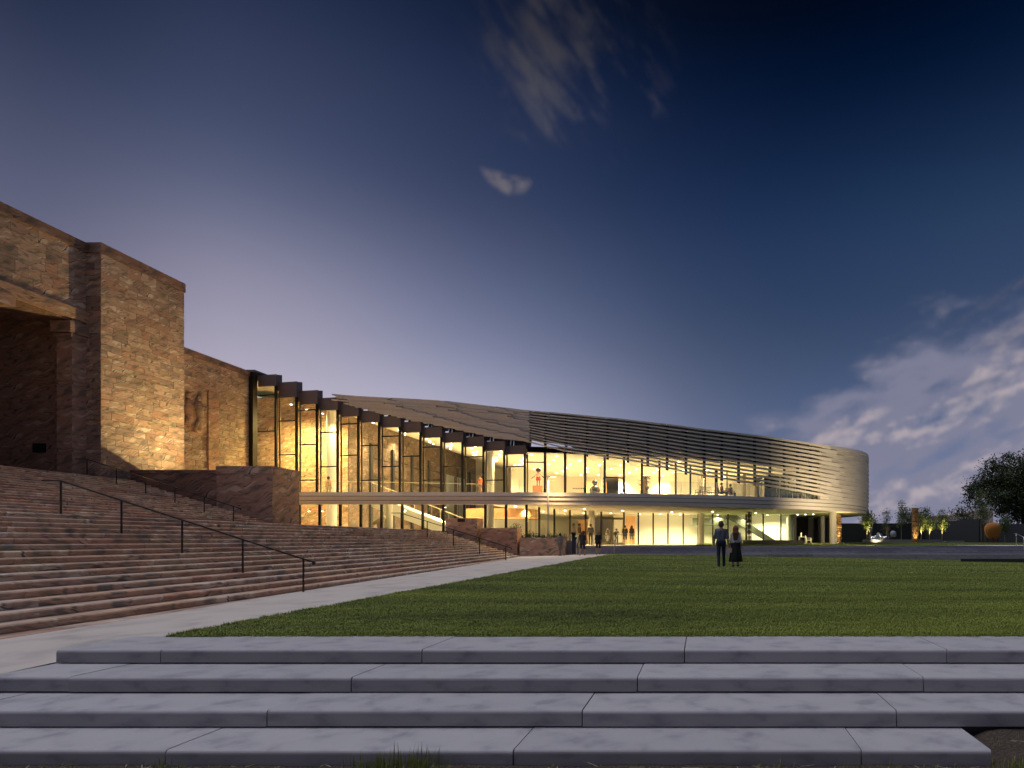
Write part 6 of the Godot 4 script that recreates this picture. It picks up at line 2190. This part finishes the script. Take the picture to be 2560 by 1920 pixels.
# ------------------------------------------------------------------ people
func build_people() -> void:
	var mx := at(1803, 0, 28.6).x
	var ground := lawn_y(mx, 28.6)
	person("man in a grey blue patterned shirt and dark jeans walking away across the lawn", Vector3(mx, ground, -28.6), 0.05, 1.88, {"top": Color(0.115, 0.13, 0.18), "low": Color(0.016, 0.024, 0.042), "hair": Color(0.07, 0.045, 0.03), "stride": 0.10}, 0.014)
	var wx := at(1839, 0, 28.6).x
	person("woman with long auburn hair, white blouse and long black skirt walking beside the man", Vector3(wx, lawn_y(wx, 28.6), -28.6), -0.05, 1.70, {"top": Color(0.52, 0.53, 0.60), "low": Color(0.01, 0.01, 0.012), "skirt": Color(0.008, 0.008, 0.010), "hair": Color(0.15, 0.06, 0.03), "long": true, "woman": true, "bare": true, "stride": 0.14}, 0.014)
	var bag := thing("handbag", "small beige handbag hanging from the woman's left hand", "handbag", Vector3(wx - 0.27, lawn_y(wx, 28.6) + 0.60, -28.52))
	var st := MB.new()
	st.col = Color(0.55, 0.42, 0.33)
	st.hexa([Vector3(-0.13, 0, 0.045), Vector3(0.13, 0, 0.045), Vector3(0.13, 0, -0.045), Vector3(-0.13, 0, -0.045), Vector3(-0.10, 0.19, 0.03), Vector3(0.10, 0.19, 0.03), Vector3(0.10, 0.19, -0.03), Vector3(-0.10, 0.19, -0.03)])
	part("body", st.mesh(), M.tinted, bag)
	st = MB.new()
	st.col = Color(0.45, 0.33, 0.26)
	st.tube([Vector3(-0.08, 0.18, 0), Vector3(-0.04, 0.25, 0), Vector3(0.04, 0.25, 0), Vector3(0.08, 0.18, 0)], [0.008], 6)
	part("handle", st.mesh(), M.tinted, bag)
	var black := Color(0.012, 0.012, 0.014)
	var navy := Color(0.02, 0.022, 0.03)
	var who := [
		[1476.5, 59.5, 0.72, 1.80, 0.1, "broad man in dark clothes standing on the terrace by the grey column", {"top": Color(0.04, 0.035, 0.04), "low": black, "short": false, "stride": 0.05}],
		[1456.0, 45.7, 0.10, 1.64, -0.4, "woman in a black top and dark shorts bending forward at the end of the path", {"top": black, "low": navy, "bare": true, "woman": true, "long": true, "hair": Color(0.05, 0.02, 0.012), "lean": 0.12, "stride": 0.16}],
		[1495.5, 46.7, 0.145, 1.62, 0.0, "fair haired woman in a long black dress climbing the terrace steps", {"top": black, "low": black, "bare": true, "woman": true, "hair": Color(0.30, 0.20, 0.11), "stride": 0.12}],
		[1519.0, 65.4, 0.61, 1.60, 0.2, "pale dressed woman seen through the left leaf of the entrance doors", {"top": Color(0.34, 0.30, 0.27), "low": Color(0.28, 0.26, 0.25), "woman": true, "long": true, "hair": Color(0.12, 0.08, 0.05), "stride": 0.1}],
		[1541.0, 65.6, 0.61, 1.62, 0.3, "person in black pulling open the right leaf of the entrance doors", {"top": black, "low": black, "reach": 0.8, "stride": 0.1}],
		[1562.5, 62.4, 0.725, 1.74, 0.1, "man in a black shirt and shorts right of the entrance doors", {"top": black, "low": Color(0.03, 0.03, 0.035), "bare": true, "stride": 0.08}],
		[1579.5, 62.8, 0.725, 1.74, -0.1, "woman with dark hair, black top and denim shorts right of the entrance", {"top": black, "low": Color(0.11, 0.12, 0.15), "bare": true, "woman": true, "long": true, "stride": 0.08}],
		[1434.0, 52.4, 0.70, 1.72, 1.2, "woman in a cream top standing at the left end of the terrace steps", {"top": Color(0.62, 0.52, 0.38), "low": black, "woman": true, "hair": Color(0.35, 0.24, 0.12), "stride": 0.05}],
		[1448.5, 53.2, 0.70, 1.72, -1.0, "person in rust brown facing the woman in cream by the terrace steps", {"top": Color(0.14, 0.06, 0.03), "low": black, "stride": 0.05, "short": false}],
		[1400.0, 45.6, 0.07, 1.50, 0.9, "person in a grey shirt walking past the end of the low marble wall", {"top": Color(0.20, 0.19, 0.21), "low": Color(0.16, 0.14, 0.13), "stride": 0.2}],
		[1202.0, 53.5, 4.57, 1.65, 1.4, "person in a red orange top walking along the upstairs rail", {"top": Color(0.50, 0.10, 0.03), "low": Color(0.2, 0.1, 0.08), "stride": 0.2}],
		[821.0, 51.2, 4.25, 1.65, 0.0, "person in a pale pink top at the upstairs window by the white column", {"top": Color(0.55, 0.30, 0.20), "low": Color(0.4, 0.33, 0.24), "woman": true, "stride": 0.05}]]
	for w in who:
		var p := at(w[0], 0, w[1])
		person(w[5], Vector3(p.x, w[2], p.z), w[4], w[3], w[6], 0.028)
	var p := at(1804, 0, 56.2)
	person("person in a brown top and cap seated on the left, leaning back on the terrace", Vector3(p.x, 4.57, p.z), -PI / 2 + 0.3, 1.74, {"top": Color(0.16, 0.06, 0.025), "low": black, "seated": true}, 0.028)
	p = at(1826, 0, 56.9)
	person("person in black seated on the right on the terrace", Vector3(p.x, 4.57, p.z), -0.9, 1.66, {"top": black, "low": black, "seated": true}, 0.028)

# ------------------------------------------------------------------ the whole
const FLOOD := 13.0
func _ready() -> void:
	rng.seed = 4711
	var cam := Camera3D.new()
	cam.name = "camera"
	cam.projection = Camera3D.PROJECTION_FRUSTUM
	cam.near = 0.1
	cam.far = 1500.0
	cam.size = 1920.0 / FOCAL * 0.1
	cam.frustum_offset = Vector2(-480.0 / FOCAL * 0.1, 390.0 / FOCAL * 0.1)
	cam.position = Vector3(0, EYE, 0)
	add_child(cam)
	cam.current = true
	var env := Environment.new()
	env.background_mode = Environment.BG_SKY
	var sky := Sky.new()
	var pano := PanoramaSkyMaterial.new()
	pano.panorama = make_sky()
	sky.sky_material = pano
	env.sky = sky
	env.tonemap_mode = Environment.TONE_MAPPER_LINEAR
	env.tonemap_exposure = 1.0
	env.sdfgi_enabled = true
	env.ssao_enabled = true
	env.ssil_enabled = true
	var we := WorldEnvironment.new()
	we.name = "world"
	we.environment = env
	add_child(we)
	# afterglow of the set sun: broad and soft, from behind and above on the left
	var sun := DirectionalLight3D.new()
	sun.name = "afterglow"
	sun.light_color = Color(0.95, 0.955, 1.0)
	sun.light_energy = 0.56
	sun.light_angular_distance = 40.0
	sun.shadow_enabled = true
	add_child(sun)
	sun.look_at_from_position(Vector3(-4.0, 12.0, -0.6), Vector3.ZERO)
	make_materials()
	build_ground()
	build_front_steps()
	build_far_steps()
	build_stairs()
	build_cheeks()
	build_old_building()
	build_pavilion()
	handrail("dark metal handrail climbing the near flight of the marble staircase", -16.35, -8.40, R - 0.22, 5, T * 4, R * 4, 0.80, 0.22, 0.4, 0.036)
	handrail("thin dark metal handrail climbing the upper flight beside the tall plinth", -31.5, -19.4, R * 19 - 0.22, 6, T * 3.72, R * 3.72, 0.70, 0.3, 0.5, 0.038)
	handrail("thin dark metal handrail on the far end of the marble staircase", -38.5, -8.40, R - 0.22, 5, T * 4.07, R * 4.0, 0.9, 0.3, 0.5, 0.045)
	build_lamps()
	build_garden()
	build_garden_trees()
	build_far()
	build_art()
	build_people()
	build_lawn_grass()
